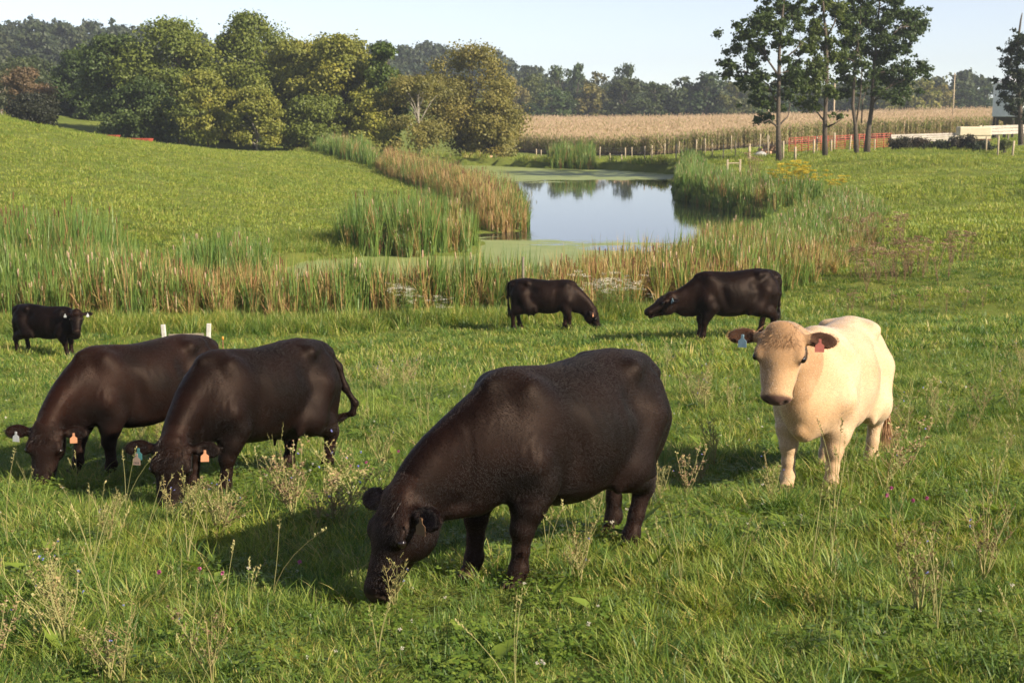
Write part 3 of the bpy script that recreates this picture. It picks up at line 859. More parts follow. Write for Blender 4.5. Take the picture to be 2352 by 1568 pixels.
            pos = hp(0.075, sy * (0.10 + 0.125 / hw), 0.012 + earlift) * s
            to.location = pos + np.array((0.02 * ti, 0, -0.02 - 0.045 * ti))
            tnr = R @ np.array((0.25, sy * 0.25, 1.0)); to.rotation_euler = (0, 0, math.atan2(tnr[1], tnr[0]) + math.pi / 2)
            st_ = MB().tube([(0, -0.006, 0.038 * s), (0, 0.006, 0.038 * s)], 0.011 * s, 8).build('tag_stud', TAGM[col_], to)
            if text:
                cu = bpy.data.curves.new('tag_writing', 'FONT'); cu.body = text; cu.size = 0.017; cu.align_x = 'CENTER'; cu.extrude = 0.0004
                cu.materials.append(M_INK); tmp_ = bpy.data.objects.new('tag_writing', cu); COL.objects.link(tmp_); bpy.context.view_layer.update()
                tx_me = bpy.data.meshes.new_from_object(tmp_.evaluated_get(bpy.context.evaluated_depsgraph_get())); bpy.data.objects.remove(tmp_); tx = link('tag_writing', tx_me, to)
                tx.location = (0, -0.0032 * s - 0.0006, -0.038); tx.rotation_euler = (math.pi / 2, 0, 0)
    # ------- long hair: forelock, ear fringe, neck crest
    n = 420; u = rng.uniform(-0.04, 0.13, n); v = rng.normal(0, 0.045, n); roots = np.array([hp(a_, b_, 0.058 - 0.25 * b_ * b_ / 0.05 * 0.2) for a_, b_ in zip(u, v)])
    dd = np.stack([0.55 + rng.normal(0, 0.35, n), v * 9 + rng.normal(0, 0.3, n), np.full(n, 0.45) + rng.normal(0, 0.2, n)], 1) @ R.T
    parts_r, parts_d, parts_l = [roots], [dd], [rng.uniform(0.03, 0.075, n)]
    for sy in (1, -1):
        n = 520; th = rng.uniform(-2.6, 2.6, n); uu = 0.045 + 0.052 * np.sin(th); vv = sy * (0.10 + (0.135 + 0.095 * np.cos(th)) / hw)
        roots = np.array([hp(a_, b_, -0.022 + earlift) for a_, b_ in zip(uu, vv)])
        d_ = np.stack([np.sin(th), sy * np.cos(th) + 0.3 * sy, rng.normal(0.1, 0.5, n)], 1) @ R.T
        roots = roots + rng.normal(0, 0.006, roots.shape); d_ = d_ + rng.normal(0, 0.4, d_.shape)
        parts_r.append(roots); parts_d.append(d_); parts_l.append(rng.uniform(0.006, 0.015, n))
    n = 700; t_ = rng.uniform(0.15, 0.95, n) * 8; i_ = np.minimum(t_.astype(int), 7); f_ = (t_ - i_)[:, None]
    cl_ = crest_line[i_] * (1 - f_) + crest_line[i_ + 1] * f_; ax_ = crest_line[i_ + 1] - crest_line[i_]; ax_ /= np.linalg.norm(ax_, axis=1, keepdims=True)
    upv = np.cross(ax_, np.array((0, 1.0, 0))); upv *= np.sign(upv[:, 2:3] + 0.2 * upv[:, 0:1] + 1e-6); rr_ = (0.105 + (0.075 - 0.105) * t_ / 8)[:, None]
    la_ = rng.normal(0, 0.5, n)[:, None]; od = upv * np.cos(la_) + np.array((0, 1.0, 0)) * np.sin(la_)
    parts_r.append(cl_ + od * rr_ * 1.0); parts_d.append(od * 0.7 + ax_ * 0.5 + rng.normal(0, 0.3, (n, 3))); parts_l.append(rng.uniform(0.015, 0.035, n))
    hm_me = ribbon_mesh('forelock_hair', np.concatenate(parts_r) * s, np.concatenate(parts_d), np.concatenate(parts_l) * s, 0.0035 * s, hm, 0.25)
    tag(link('forelock_hair', hm_me, root), kind='stuff')
    # ------- tail switch
    n = 260; e0, e1 = tl[-2], tl[-1]; dv = (e1 - e0) / np.linalg.norm(e1 - e0); tt = rng.uniform(0.1, 1.0, n)
    roots = e0 + (e1 - e0) * tt[:, None] + rng.normal(0, 0.012, (n, 3)); d_ = dv + rng.normal(0, 0.13, (n, 3))
    tag(link('tail_switch', ribbon_mesh('tail_switch', roots * s, d_, rng.uniform(0.14, 0.32, n) * s, 0.009 * s, hm, 0.25, segs=3), root), kind='stuff')
    # ------- short coat lying along the skin
    if fuzz:
        tri = np.concatenate([Q[:, [0, 1, 2]], Q[:, [0, 2, 3]]]); e1 = V[tri[:, 1]] - V[tri[:, 0]]; e2 = V[tri[:, 2]] - V[tri[:, 0]]
        ar = np.linalg.norm(np.cross(e1, e2), axis=1); ok_ = (V[tri[:, 0], 2] > 0.09) & ~(ishead[tri[:, 0]] & (H[tri[:, 0], 0] > 0.45)); ar = ar * ok_
        n = int(fuzz); ti_ = rng.choice(len(tri), n, p=ar / ar.sum()); u_, v_ = rng.uniform(size=(2, n)); fl_ = u_ + v_ > 1; u_[fl_], v_[fl_] = 1 - u_[fl_], 1 - v_[fl_]
        p0 = V[tri[ti_, 0]] + e1[ti_] * u_[:, None] + e2[ti_] * v_[:, None]; nn = nrm[tri[ti_, 0]]; hd_i = ishead[tri[ti_, 0]]
        flow = np.tile(np.array((-0.80, 0, -0.55)), (n, 1)); flow[p0[:, 2] < 0.55] = (-0.1, 0, -1); flow[hd_i] = R @ np.array((0.75, 0, -0.25))
        sw = vnoise(p0[:, 0] * 1.0 + p0[:, 1], p0[:, 2], 0.25, 26); flow = flow + np.stack([0.35 * sw, 0 * sw, -0.35 * sw], 1)
        flow = flow - nn * (flow * nn).sum(1, keepdims=True); flow /= np.linalg.norm(flow, axis=1, keepdims=True) + 1e-6
        L_ = rng.uniform(0.008, 0.0145, n)[:, None] * np.where(hd_i, 1.15, 1.0)[:, None] * (1 + 0.35 * vnoise(p0[:, 0], p0[:, 2], 0.1, 27))[:, None]
        jt = rng.normal(0, 0.12, (n, 3)); d1 = flow + nn * 0.26 + jt; d1 /= np.linalg.norm(d1, axis=1, keepdims=True); d2 = flow + nn * 0.03 + jt; d2 /= np.linalg.norm(d2, axis=1, keepdims=True)
        pts = np.stack([p0 - nn * 0.001, p0 + d1 * L_ * 0.5, p0 + d1 * L_ * 0.5 + d2 * L_ * 0.5], 1) * s
        hc_ = bpy.data.hair_curves.new('coat_hair'); hc_.add_curves([3] * n)
        hc_.attributes['position'].data.foreach_set('vector', pts.astype(np.float32).ravel())
        ra_ = hc_.attributes.get('radius') or hc_.attributes.new('radius', 'FLOAT', 'POINT')
        ra_.data.foreach_set('value', np.tile(np.array((0.0008, 0.0006, 0.0001), np.float32) * s, n))
        if color == 'black': hc_.materials.append(M_FUR_BLACK)
        else:
            hc_.materials.append(M_FUR_CREAM)
        ca_ = hc_.attributes.new('coat', 'FLOAT_COLOR', 'CURVE'); cc_ = C[tri[ti_, 0]].copy(); ca_.data.foreach_set('color', cc_.ravel())
        ho_ = bpy.data.objects.new('coat_hair', hc_); COL.objects.link(ho_); ho_.parent = root; tag(ho_, kind='stuff')
    return root
def fur_material(name, boost, rough, ior_=1.45):
    m_, nt_, b_, out_ = mat_new(name); nt_.nodes.remove(b_)
    att_ = nt_.nodes.new('ShaderNodeAttribute'); att_.attribute_name = 'coat'
    hi_ = nt_.nodes.new('ShaderNodeHairInfo')
    col_ = mixc(nt_, hi_.outputs['Random'], mixc(nt_, 1.0, att_.outputs['Color'], tuple(0.6 * k for k in boost), 'MULTIPLY'), mixc(nt_, 1.0, att_.outputs['Color'], tuple(1.5 * k for k in boost), 'MULTIPLY'))
    ph_ = nt_.nodes.new('ShaderNodeBsdfHairPrincipled'); ph_.model = 'CHIANG'; ph_.parametrization = 'COLOR'
    nt_.links.new(col_, ph_.inputs['Color']); ph_.inputs['Roughness'].default_value = rough; ph_.inputs['Radial Roughness'].default_value = 0.6; ph_.inputs['IOR'].default_value = ior_
    nt_.links.new(ph_.outputs[0], out_.inputs[0])
    return m_
M_FUR_BLACK = fur_material('black_fur', (1.15, 0.95, 0.88), 0.36, 1.34)
M_FUR_CREAM = fur_material('cream_fur', (1.0, 1.0, 1.0), 0.5)
HERD = 'cattle grazing in the pasture'
make_cow('cow', 'largest black cow grazing head down in the foreground centre', HERD, (1137, 1336), (1405, 1262), 1.06, 0.0125, 1.16, heading=-130, anchor='front', poll=(1.27, -0.20, 0.60), pitch=68, yaw=-12, bend=-0.2,
         feet=dict(fl=(0.02, 0), fr=(0.02, 0), hl=(0.18, 0), hr=(-0.15, 0)), tags=('brown', None), belly=0.03, fuzz=170000)
make_cow('cow', 'black cow grazing with curled tail out, teal tag in one ear', HERD, (492, 1135), (692, 1092), 1.06, 0.0125, 1.02, poll=(1.22, 0.16, 0.60), pitch=74, yaw=36, bend=0.02,
         feet=dict(fl=(0.0, 0), fr=(0.06, 0), hl=(-0.04, 0), hr=(0.12, 0)), udder=True, tags=('peach', ['teal', ('buff', '2 26 10')]),
         tail=[(-0.80, 0, 1.235), (-0.90, 0.02, 1.19), (-0.97, 0.09, 1.05), (-1.0, 0.16, 0.85), (-1.06, 0.24, 0.70), (-1.05, 0.22, 0.60), (-0.98, 0.08, 0.54)])
make_cow('cow', 'leftmost grazing brownish black cow with pale tags in both ears', HERD, (214, 1088), (440, 1048), 1.05, 0.0135, 1.12, poll=(1.20, 0.10, 0.60), pitch=72, yaw=40, bend=0.02,
         feet=dict(fl=(-0.10, 0), fr=(0.06, 0)), tags=('peach', 'white'), coatmul=1.9)
make_cow('calf', 'young black steer standing by the reeds facing the camera', HERD, (155, 812), (60, 816), 0.88, 0.018, 1.0, heading=-14, poll=(1.06, -0.24, 1.24), pitch=50, yaw=-62, bend=-0.1, nape=(-0.18, 0.16, -0.10),
         feet=dict(fl=(0.0, 0), fr=(0.10, 0), hl=(0.05, 0), hr=(-0.06, 0)), tags=('white', 'white'), cat='calf', fuzz=30000, coatmul=0.6)
make_cow('cow', 'black cow grazing to the right at the edge of the reeds', HERD, (1302, 754), (1198, 760), 0.99, 0.018, 1.05, heading=-4, poll=(1.24, -0.02, 0.56), pitch=66, yaw=-8,
         feet=dict(fl=(-0.10, 0), fr=(0.05, 0), hl=(0.05, 0), hr=(-0.10, 0)), udder=True, tags=(None, 'peach'), fuzz=30000)
make_cow('cow', 'black cow stretching its neck forward and bellowing, facing left', HERD, (1615, 772), (1753, 780), 1.14, 0.018, 1.12, heading=192, poll=(1.26, 0.02, 0.86), pitch=24, yaw=4, nape=(-0.28, 0, 0.06),
         feet=dict(fl=(0.06, 0), fr=(-0.02, 0), hl=(-0.02, 0), hr=(0.06, 0)), tags=('sky', None), mouth=0.03, fuzz=30000)
make_cow('cow', 'cream coloured cow standing and facing the camera', HERD, (1856, 1130), (1978, 1074), 1.05, 0.0125, 1.03, heading=-117, anchor='front', poll=(1.14, -0.13, 1.34), pitch=66, yaw=8, bend=-0.1, nape=(-0.24, 0.06, -0.08), head_s=1.18, neck_s=1.32, hw=1.22, hl=0.94, hips=0.008,
         feet=dict(fl=(0.02, 0), fr=(0.0, 0), hl=(-0.02, 0), hr=(0.10, 0)), color='cream', tags=('pink', 'sky'), belly=0.03,
         tail=[(-0.80, 0, 1.235), (-0.90, 0.04, 1.18), (-0.94, 0.14, 0.95), (-0.93, 0.22, 0.72), (-0.90, 0.26, 0.52), (-0.88, 0.27, 0.42)])
# ------------------------------------------------------------------ grass tufts
rg = random.Random(3)
GREENS = [(0.082, 0.138, 0.022), (0.13, 0.205, 0.032), (0.195, 0.26, 0.046), (0.27, 0.295, 0.064), (0.42, 0.36, 0.14)]
HILLG = [(0.15, 0.21, 0.032), (0.22, 0.28, 0.046), (0.29, 0.33, 0.064), (0.36, 0.345, 0.09), (0.46, 0.38, 0.16)]
M_GRASS = leaf_mat('grass_blade', GREENS, 0.42, (1.2, 1.25, 0.45), patch=(0.35, (1.16, 1.06, 0.9), 0.42, 0.62), rough=0.5, spec=0.35)
M_GRASS_FAR = leaf_mat('hill_grass_blade', HILLG, 0.45, (1.15, 1.15, 0.5), patch=(0.30, (0.66, 0.78, 0.75), 0.46, 0.66), rough=0.6, spec=0.2)
M_GRASS_DARK = leaf_mat('grass_dark', [(0.05, 0.10, 0.018), (0.08, 0.15, 0.026), (0.12, 0.19, 0.036)], 0.4, (1.1, 1.25, 0.45), rough=0.45)
M_STRAW = leaf_mat('dry_stem', [(0.20, 0.21, 0.07), (0.34, 0.32, 0.13), (0.34, 0.23, 0.11)], 0.25, (1, 0.95, 0.7), rough=0.6)
M_CLOVER = leaf_mat('clover_leaf', [(0.07, 0.125, 0.018), (0.11, 0.175, 0.024), (0.165, 0.22, 0.034)], 0.35, (1.1, 1.25, 0.45), rough=0.45)
M_WHITE_FLOWER = leaf_mat('white_flower', [(0.50, 0.45, 0.36), (0.68, 0.66, 0.58)], 0.3, (1, 1, 0.9), rough=0.7)
M_PINK = leaf_mat('pink_flower', [(0.42, 0.09, 0.22), (0.60, 0.20, 0.38)], 0.25, (1, 0.9, 1.0), rough=0.7)
M_BLUE = leaf_mat('blue_flower', [(0.18, 0.20, 0.55), (0.28, 0.30, 0.62)], 0.25, (1, 0.9, 1.0), rough=0.7)
M_YELLOW = leaf_mat('yellow_flower', [(0.42, 0.30, 0.02), (0.55, 0.45, 0.05)], 0.3, (1, 1, 0.6), rough=0.7)
M_RUST = leaf_mat('rust_weed', [(0.17, 0.10, 0.055), (0.27, 0.18, 0.10), (0.36, 0.28, 0.17)], 0.3, (1, 0.9, 0.7), rough=0.7)

def tuft(n, rad, l0, l1, w, lean=(0.05, 0.7), dry=0.06, mat=None, seed=0, bias=None):
    r = random.Random(seed); sp = []
    for i in range(n):
        a = r.uniform(0, 6.283); q = rad * math.sqrt(r.random())
        L = r.uniform(l0, l1) * (1.15 - 0.4 * q / rad)
        az = a + r.gauss(0, 0.9) if bias is None or r.random() < 0.4 else bias + r.gauss(0, 0.5)
        v = r.uniform(0.92, 1.0) if r.random() < dry else min(0.85, max(0, r.gauss(0.42, 0.2)))
        sp.append(((q * math.cos(a), q * math.sin(a), -0.015), az, L, w * r.uniform(0.7, 1.3), r.uniform(*lean), r.uniform(0.2, 1.3), v))
    V, T, A = blades(sp, r)
    me = fast_mesh('tuft', V, T, 3, mat or M_GRASS); set_v(me, A)
    return proto(me)

def clover(seed, n=26, rad=0.17, flowers=1):
    r = random.Random(seed); V, T, A, MI = [], [], [], []
    def quad(c, u, w, val, mi):
        k = len(V)
        for sx, sy in ((-0.1, 0), (0.55, -0.5), (1.0, 0), (0.55, 0.5)):
            V.append(tuple(c + u * sx + w * sy)); A.append(val)
        T.append((k, k + 1, k + 2)); T.append((k, k + 2, k + 3)); MI.extend([mi, mi])
    for i in range(n):
        a = r.uniform(0, 6.283); q = rad * math.sqrt(r.random()); h = r.uniform(0.05, 0.13)
        c = Vector((q * math.cos(a), q * math.sin(a), h)); v = r.random(); t0 = r.uniform(0, 6.28); s_ = r.uniform(0.012, 0.024)
        for j in range(3):
            an = t0 + j * 2.094; u = Vector((math.cos(an), math.sin(an), r.uniform(-0.35, 0.5))) * s_ * 1.2
            quad(c, u, Vector((-math.sin(an), math.cos(an), r.uniform(-0.3, 0.3))) * s_ * 1.1, v, 0)
    for i in range(flowers):
        a = r.uniform(0, 6.283); q = rad * r.random(); c = Vector((q * math.cos(a), q * math.sin(a), r.uniform(0.11, 0.17)))
        for j in range(16):
            d = Vector((r.gauss(0, 1), r.gauss(0, 1), r.gauss(0.2, 1))).normalized() * 0.012
            quad(c + d * 0.2, d, d.cross(Vector((r.random(), r.random(), r.random()))).normalized() * 0.006, r.random(), 1)
    me = fast_mesh('clover', V, T, 3, None, True, ([M_CLOVER, M_WHITE_FLOWER], MI)); set_v(me, A)
    return proto(me)

def tubes_mesh(name, items, mats, sides=4):
    """items: (pts, radii, v, mat index) thin stems joined with small petals given as (quad pts, v, mat)"""
    V, T, A, MI = [], [], [], []
    for it in items:
        if it[0] == 'q':
            k = len(V); V += [tuple(p) for p in it[1]]; A += [it[2]] * 4; T += [(k, k + 1, k + 2), (k, k + 2, k + 3)]; MI += [it[3]] * 2
        else:
            mb = MB().tube(it[1], it[2], sides, False); k = len(V)
            V += mb.v; A += [it[3]] * len(mb.v)
            for f in mb.f: T += [(k + f[0], k + f[1], k + f[2]), (k + f[0], k + f[2], k + f[3])]; MI += [it[4]] * 2
    me = fast_mesh(name, V, T, 3, None, True, (mats, MI)); set_v(me, A)
    return me

def petals(items, c, n, size, mi, r, up=0.0):
    for j in range(n):
        d = Vector((r.gauss(0, 1), r.gauss(0, 1), r.gauss(up, 1))).normalized() * size
        w = d.cross(Vector((r.random() + 0.1, r.random(), r.random()))).normalized() * size * 0.35
        items.append(('q', [c, c + d * 0.6 + w, c + d, c + d * 0.6 - w], r.random(), mi))

def grass_stalk(seed, h=0.62, head=0.10):
    r = random.Random(seed); items = []
    for k in range(r.choice((1, 2, 2, 3))):
        az = r.uniform(0, 6.28); le = r.uniform(0.06, 0.32); H = h * r.uniform(0.7, 1.15); pts = []
        for i in range(6):
            t = i / 5; pts.append(Vector((math.cos(az) * le * H * t * t, math.sin(az) * le * H * t * t, H * t)))
        items.append(('t', pts, [0.0022, 0.002, 0.0018, 0.0016, 0.0013, 0.0009], r.uniform(0.1, 0.7), 0))
        for j in range(16):
            t = 1 - head / H * (j / 16) ; b = pts[0].lerp(pts[5], t); b = Vector((math.cos(az) * le * H * t * t, math.sin(az) * le * H * t * t, H * t))
            d = Vector((r.gauss(0, 1), r.gauss(0, 1), 1.6)).normalized() * 0.02; w = d.cross(Vector((r.random(), r.random(), 0.2))).normalized() * 0.004
            items.append(('q', [b, b + d * 0.5 + w, b + d, b + d * 0.5 - w], r.uniform(0.2, 0.8), 0))
    return tubes_mesh('grass_stalk', items, [M_STRAW])

def chicory(seed, h=0.6, n=5, blue=2, rust=False):
    """wiry branching pasture weed with small buds"""
    r = random.Random(seed); items = []
    for k in range(n):
        az = r.uniform(0, 6.28); le = r.uniform(0.1, 0.5); H = h * r.uniform(0.6, 1.05); v = r.uniform(0, 0.8)
        P = lambda t: Vector((math.cos(az) * le * H * (t + 0.06 * math.sin(9 * t + k)), math.sin(az) * le * H * t, H * t))
        items.append(('t', [P(i / 7) for i in range(8)], [0.0042 - 0.0004 * i for i in range(8)], v, 0))
        for j in range(9):
            t = r.uniform(0.25, 1.0); b = P(t); a2 = r.uniform(0, 6.28); L = r.uniform(0.04, 0.15) * (1.15 - t * 0.6)
            e = b + Vector((math.cos(a2) * 0.6, math.sin(a2) * 0.6, 0.8)) * L
            items.append(('t', [b, b.lerp(e, 0.5) + Vector((0, 0, -0.006)), e], [0.0022, 0.0019, 0.0013], v, 0))
            for q in range(3):
                c = b.lerp(e, 0.35 + 0.32 * q); petals(items, c, 2, r.uniform(0.009, 0.018), 0 if not rust else 1, r, 0.6)
        petals(items, P(1.0), 4, 0.018, 0, r, 0.8)
    for k in range(blue):
        c = Vector((r.uniform(-0.12, 0.12), r.uniform(-0.12, 0.12), h * r.uniform(0.5, 0.9))); petals(items, c, 7, 0.010, 2, r, 0.3)
    return tubes_mesh('chicory', items, [M_STRAW, M_RUST, M_BLUE])

def broadleaf(seed):
    r = random.Random(seed); items = []
    for k in range(9):
        a = r.uniform(0, 6.28); L = r.uniform(0.08, 0.2); ti = r.uniform(0.2, 1.0); c = Vector((0, 0, r.uniform(0, 0.08)))
        d = Vector((math.cos(a), math.sin(a), ti)) * L; w = Vector((-math.sin(a), math.cos(a), 0)) * L * 0.2
        items.append(('q', [c, c + d * 0.5 + w, c + d + Vector((0, 0, -0.25 * L)), c + d * 0.5 - w], r.random(), 0))
    return tubes_mesh('broadleaf', items, [M_CLOVER])

near_kinds = [tuft(70, 0.17, 0.06, 0.13, 0.0048, seed=1), tuft(70, 0.17, 0.07, 0.17, 0.0048, seed=2, dry=0.12), tuft(60, 0.15, 0.08, 0.20, 0.005, seed=3, mat=M_GRASS_DARK),
              tuft(46, 0.13, 0.13, 0.28, 0.0058, (0.1, 0.9), seed=4), tuft(46, 0.13, 0.13, 0.27, 0.0058, (0.2, 1.0), seed=5, bias=3.0, mat=M_GRASS_DARK), tuft(40, 0.12, 0.15, 0.30, 0.006, (0.2, 0.9), seed=6, dry=0.3),
              clover(7, 26, 0.17, 0), clover(8, 30, 0.18, 1), clover(9, 30, 0.2, 0), proto(broadleaf(10)), proto(grass_stalk(11)), proto(grass_stalk(12, 0.5)), proto(grass_stalk(13, 0.7)),
              proto(chicory(14, 0.5, 4, 2)), proto(chicory(15, 0.42, 5, 1, True)), proto(chicory(16, 0.6, 4, 3))]
#            0..2 short, 3..5 long, 6..8 clover, 9 broadleaf, 10..12 stalks, 13..15 weeds
mid_kinds = [tuft(34, 0.30, 0.08, 0.20, 0.013, seed=21), tuft(34, 0.30, 0.09, 0.22, 0.013, seed=22, dry=0.15), tuft(30, 0.28, 0.10, 0.25, 0.014, seed=23, mat=M_GRASS_DARK),
             tuft(26, 0.26, 0.14, 0.28, 0.014, (0.1, 0.8), seed=24), tuft(26, 0.26, 0.14, 0.28, 0.014, (0.1, 0.9), seed=25, dry=0.3)]
far_kinds = [tuft(30, 0.75, 0.10, 0.24, 0.040, seed=31, mat=M_GRASS_FAR), tuft(30, 0.75, 0.10, 0.26, 0.040, seed=32, dry=0.15, mat=M_GRASS_FAR), tuft(28, 0.7, 0.12, 0.28, 0.042, seed=33, mat=M_GRASS),
             tuft(24, 0.6, 0.2, 0.45, 0.036, seed=34, dry=0.2, mat=M_GRASS_FAR)]

def fan_points(n, d0, d1, rng, half=0.43, extra=1.0, p=1.0):
    """random ground points in the view wedge between two distances (p=1: evenly per area, p=0: per distance)"""
    u = rng.uniform(size=n)
    y = (d0 ** (1 + p) + u * (d1 ** (1 + p) - d0 ** (1 + p))) ** (1 / (1 + p))
    x = rng.uniform(-1, 1, n) * (half * y + extra)
    return x, y

def place(x, y, rng, s0=0.8, s1=1.25, tilt=0.12, sink=0.0):
    n = len(x); z = hgt(x, y) - sink
    s_ = rng.uniform(s0, s1, n)
    scl = np.stack([s_, s_, s_ * rng.uniform(0.8, 1.2, n)], 1)
    rot = np.stack([rng.normal(0, tilt, n), rng.normal(0, tilt, n), rng.uniform(0, 6.283, n)], 1)
    return np.stack([x, y, z], 1), rot, scl

rg_n = np.random.default_rng(42)
# near sward
x, y = fan_points(19000, 5.2, 24.0, rg_n, 0.46, 0.8, 0.55)
n = len(x); P, Rt, S = place(x, y, rg_n)
pn = vnoise(x, y, 1.7, 31); pn2 = vnoise(x, y, 0.9, 32); pn3 = vnoise(x, y, 3.5, 33)
u = rg_n.uniform(size=n)
cl = np.where(rg_n.uniform(size=n) < 0.14, 7, np.where(rg_n.uniform(size=n) < 0.5, 6, 8))
idx = np.where(u < 0.80, rg_n.integers(0, 3, n), cl)
idx = np.where((pn2 > -0.05) & (u > 0.35), rg_n.integers(3, 6, n), idx)
idx = np.where((pn3 > 0.3) & (u < 0.2), cl, idx)
idx = np.where(u > 0.985, rg_n.integers(9, 10, n), idx)
idx = np.where((u > 0.962) & (u < 0.975), rg_n.integers(10, 13, n), idx)
wd = (vnoise(x, y, 2.3, 34) > 0.34) & (u > 0.90) & (u < 0.93)
idx = np.where(wd, rg_n.integers(13, 16, n), idx)
S = S * (1.0 + 0.30 * pn + 0.22 * vnoise(x, y, 0.6, 35))[:, None] * np.where(idx < 9, 0.80, 0.9)[:, None] * np.array((1.12, 1.12, 0.85))
scatter('meadow_grass', P, idx, Rt, S, near_kinds, 'lush pasture grass and white clover around the near cows', 'grass')
# middle slope
x, y = fan_points(20000, 22.0, 62.0, rg_n, 0.47, 2.0, 0.7)
ok = poly_sd(x, y, POND) > 0.5
x, y = x[ok], y[ok]; P, Rt, S = place(x, y, rg_n); n = len(x)
u = rg_n.uniform(size=n); pn = vnoise(x, y, 3.0, 41)
idx = rg_n.integers(0, 3, n); idx = np.where((pn > 0.1) & (u > 0.45), rg_n.integers(3, 5, n), idx)
scatter('slope_grass', P, idx, Rt, S * (1 + 0.2 * pn)[:, None] * np.array((1, 1, 0.72)), mid_kinds, 'grass on the slope between the near cows and the reeds', 'grass')
# taller fresh grass where the slope meets the reeds
x = rg_n.uniform(-19, 6.5, 2600); y = np.interp(x, [-20, -12, -4, 3, 7], [38.8, 38.0, 38.4, 39.4, 41.0]) + rg_n.normal(0, 0.7, 2600)
x2 = rg_n.uniform(-10.5, -6.2, 420); y2 = rg_n.uniform(57.5, 64, 420); x = np.concatenate([x, x2]); y = np.concatenate([y, y2])
P, Rt, S = place(x, y, rg_n, 0.7, 1.3, 0.12)
scatter('bank_grass', P, rg_n.integers(0, 3, len(x)), Rt, S, [tuft(34, 0.22, 0.25, 0.60, 0.012, (0.05, 0.5), seed=26), tuft(34, 0.22, 0.25, 0.55, 0.012, (0.05, 0.6), seed=27, dry=0.15), tuft(30, 0.2, 0.2, 0.5, 0.012, (0.05, 0.6), seed=28, mat=M_GRASS_DARK)],
        'tall fresh green grass along the foot of the near reeds', 'grass')
# hill across the marsh, right meadow and far bank
x, y = fan_points(42000, 55.0, 178.0, rg_n, 0.47, 6.0, 0.6)
ok = poly_sd(x, y, POND) > 0.6
x, y = x[ok], y[ok]; P, Rt, S = place(x, y, rg_n, 0.75, 1.2); n = len(x)
pn = vnoise(x, y, 5.0, 51); u = rg_n.uniform(size=n)
idx = rg_n.integers(0, 3, n); idx = np.where((pn > 0.35) & (u > 0.5), 3, idx)
rightm = np.clip((x - 0.1 * y) / 6, 0, 1)
scatter('hill_grass', P, idx, Rt, S * (0.85 + 0.25 * pn * rightm + 0.1 * rightm)[:, None], far_kinds, 'short sunlit grass on the hill and meadow round the pond', 'grass')

# rank grass along the far shore
xs_ = rg_n.uniform(-24, 15, 1500); shore = np.interp(xs_, [-24, -8, -2, 5, 10, 16], [159, 159.5, 156, 149, 146, 136]); ys_ = shore + np.abs(rg_n.normal(0.9, 1.0, 1500))
ok = poly_sd(xs_, ys_, POND) > 0.05; xs_, ys_ = xs_[ok], ys_[ok]; P, Rt, S = place(xs_, ys_, rg_n, 0.8, 1.3, 0.1)
scatter('shore_grass', P, rg_n.integers(0, 2, len(xs_)), Rt, S, [tuft(30, 0.5, 0.5, 1.0, 0.05, (0.05, 0.4), seed=36, mat=M_GRASS), tuft(30, 0.5, 0.5, 0.9, 0.05, (0.05, 0.4), seed=37, dry=0.3, mat=M_GRASS_FAR)],
        'rank grass fringing the far shore of the pond', 'grass')

# ------------------------------------------------------------------ cattail reeds
M_REED = leaf_mat('cattail_leaf', [(0.065, 0.135, 0.03), (0.11, 0.195, 0.04), (0.19, 0.255, 0.055), (0.38, 0.30, 0.11), (0.36, 0.19, 0.095)], 0.35, (1.1, 1.15, 0.5), rough=0.45, spec=0.4)
M_CAT = simple_mat('cattail_head', (0.07, 0.025, 0.010), (0.15, 0.06, 0.025), 30.0, 0.9, 0.2)
M_FLUFF = simple_mat('cattail_fluff', (0.26, 0.17, 0.11), (0.42, 0.30, 0.20), 40.0, 0.95, 0.3)
def cattail(seed, nb=10, H=2.1, w=0.02, vmu=0.3, vsd=0.15, broken=0.1, heads=1, brown=0.2):
    r = random.Random(seed); sp = []
    for i in range(nb):
        a = r.uniform(0, 6.28); q = r.uniform(0, 0.16); L = H * r.uniform(0.72, 1.08)
        lean = r.uniform(0.02, 0.2); curl = r.uniform(0.02, 0.35)
        if r.random() < broken: curl = r.uniform(1.3, 2.6)
        v = r.uniform(0.72, 1.0) if r.random() < brown else min(0.7, max(0.0, r.gauss(vmu, vsd)))
        sp.append(((q * math.cos(a), q * math.sin(a), -0.1), r.uniform(0, 6.28), L, w * r.uniform(0.8, 1.25), lean, curl, v))
    V, T, A = blades(sp, r); MI = [0] * len(T)
    for k in range(heads):
        a = r.uniform(0, 6.28); le = r.uniform(0, 0.12); hh = H * r.uniform(0.72, 0.95); q = Vector((r.uniform(-0.12, 0.12), r.uniform(-0.12, 0.12), 0)); tip = Vector((math.cos(a) * le * hh, math.sin(a) * le * hh, hh)) + q
        fl_ = r.random() < 0.12; rad = 0.017 if fl_ else 0.013; c0 = q.lerp(tip, 1 - 0.2 / hh)
        for pts, rr, mi in (([q, c0], [0.005, 0.004], 0), ([c0, c0.lerp(tip, 0.12), c0.lerp(tip, 0.88), tip], [0.006, rad * 1.25, rad * 1.25, 0.006], 2 if fl_ else 1)):
            mb = MB().tube(pts, rr, 5, False); k0 = len(V); V += mb.v; A += [0.8] * len(mb.v)
            for f in mb.f: T += [(k0 + f[0], k0 + f[1], k0 + f[2]), (k0 + f[0], k0 + f[2], k0 + f[3])]; MI += [mi, mi]
    me = fast_mesh('cattail', V, T, 3, None, True, ([M_REED, M_CAT, M_FLUFF], MI)); set_v(me, A)
    return proto(me)

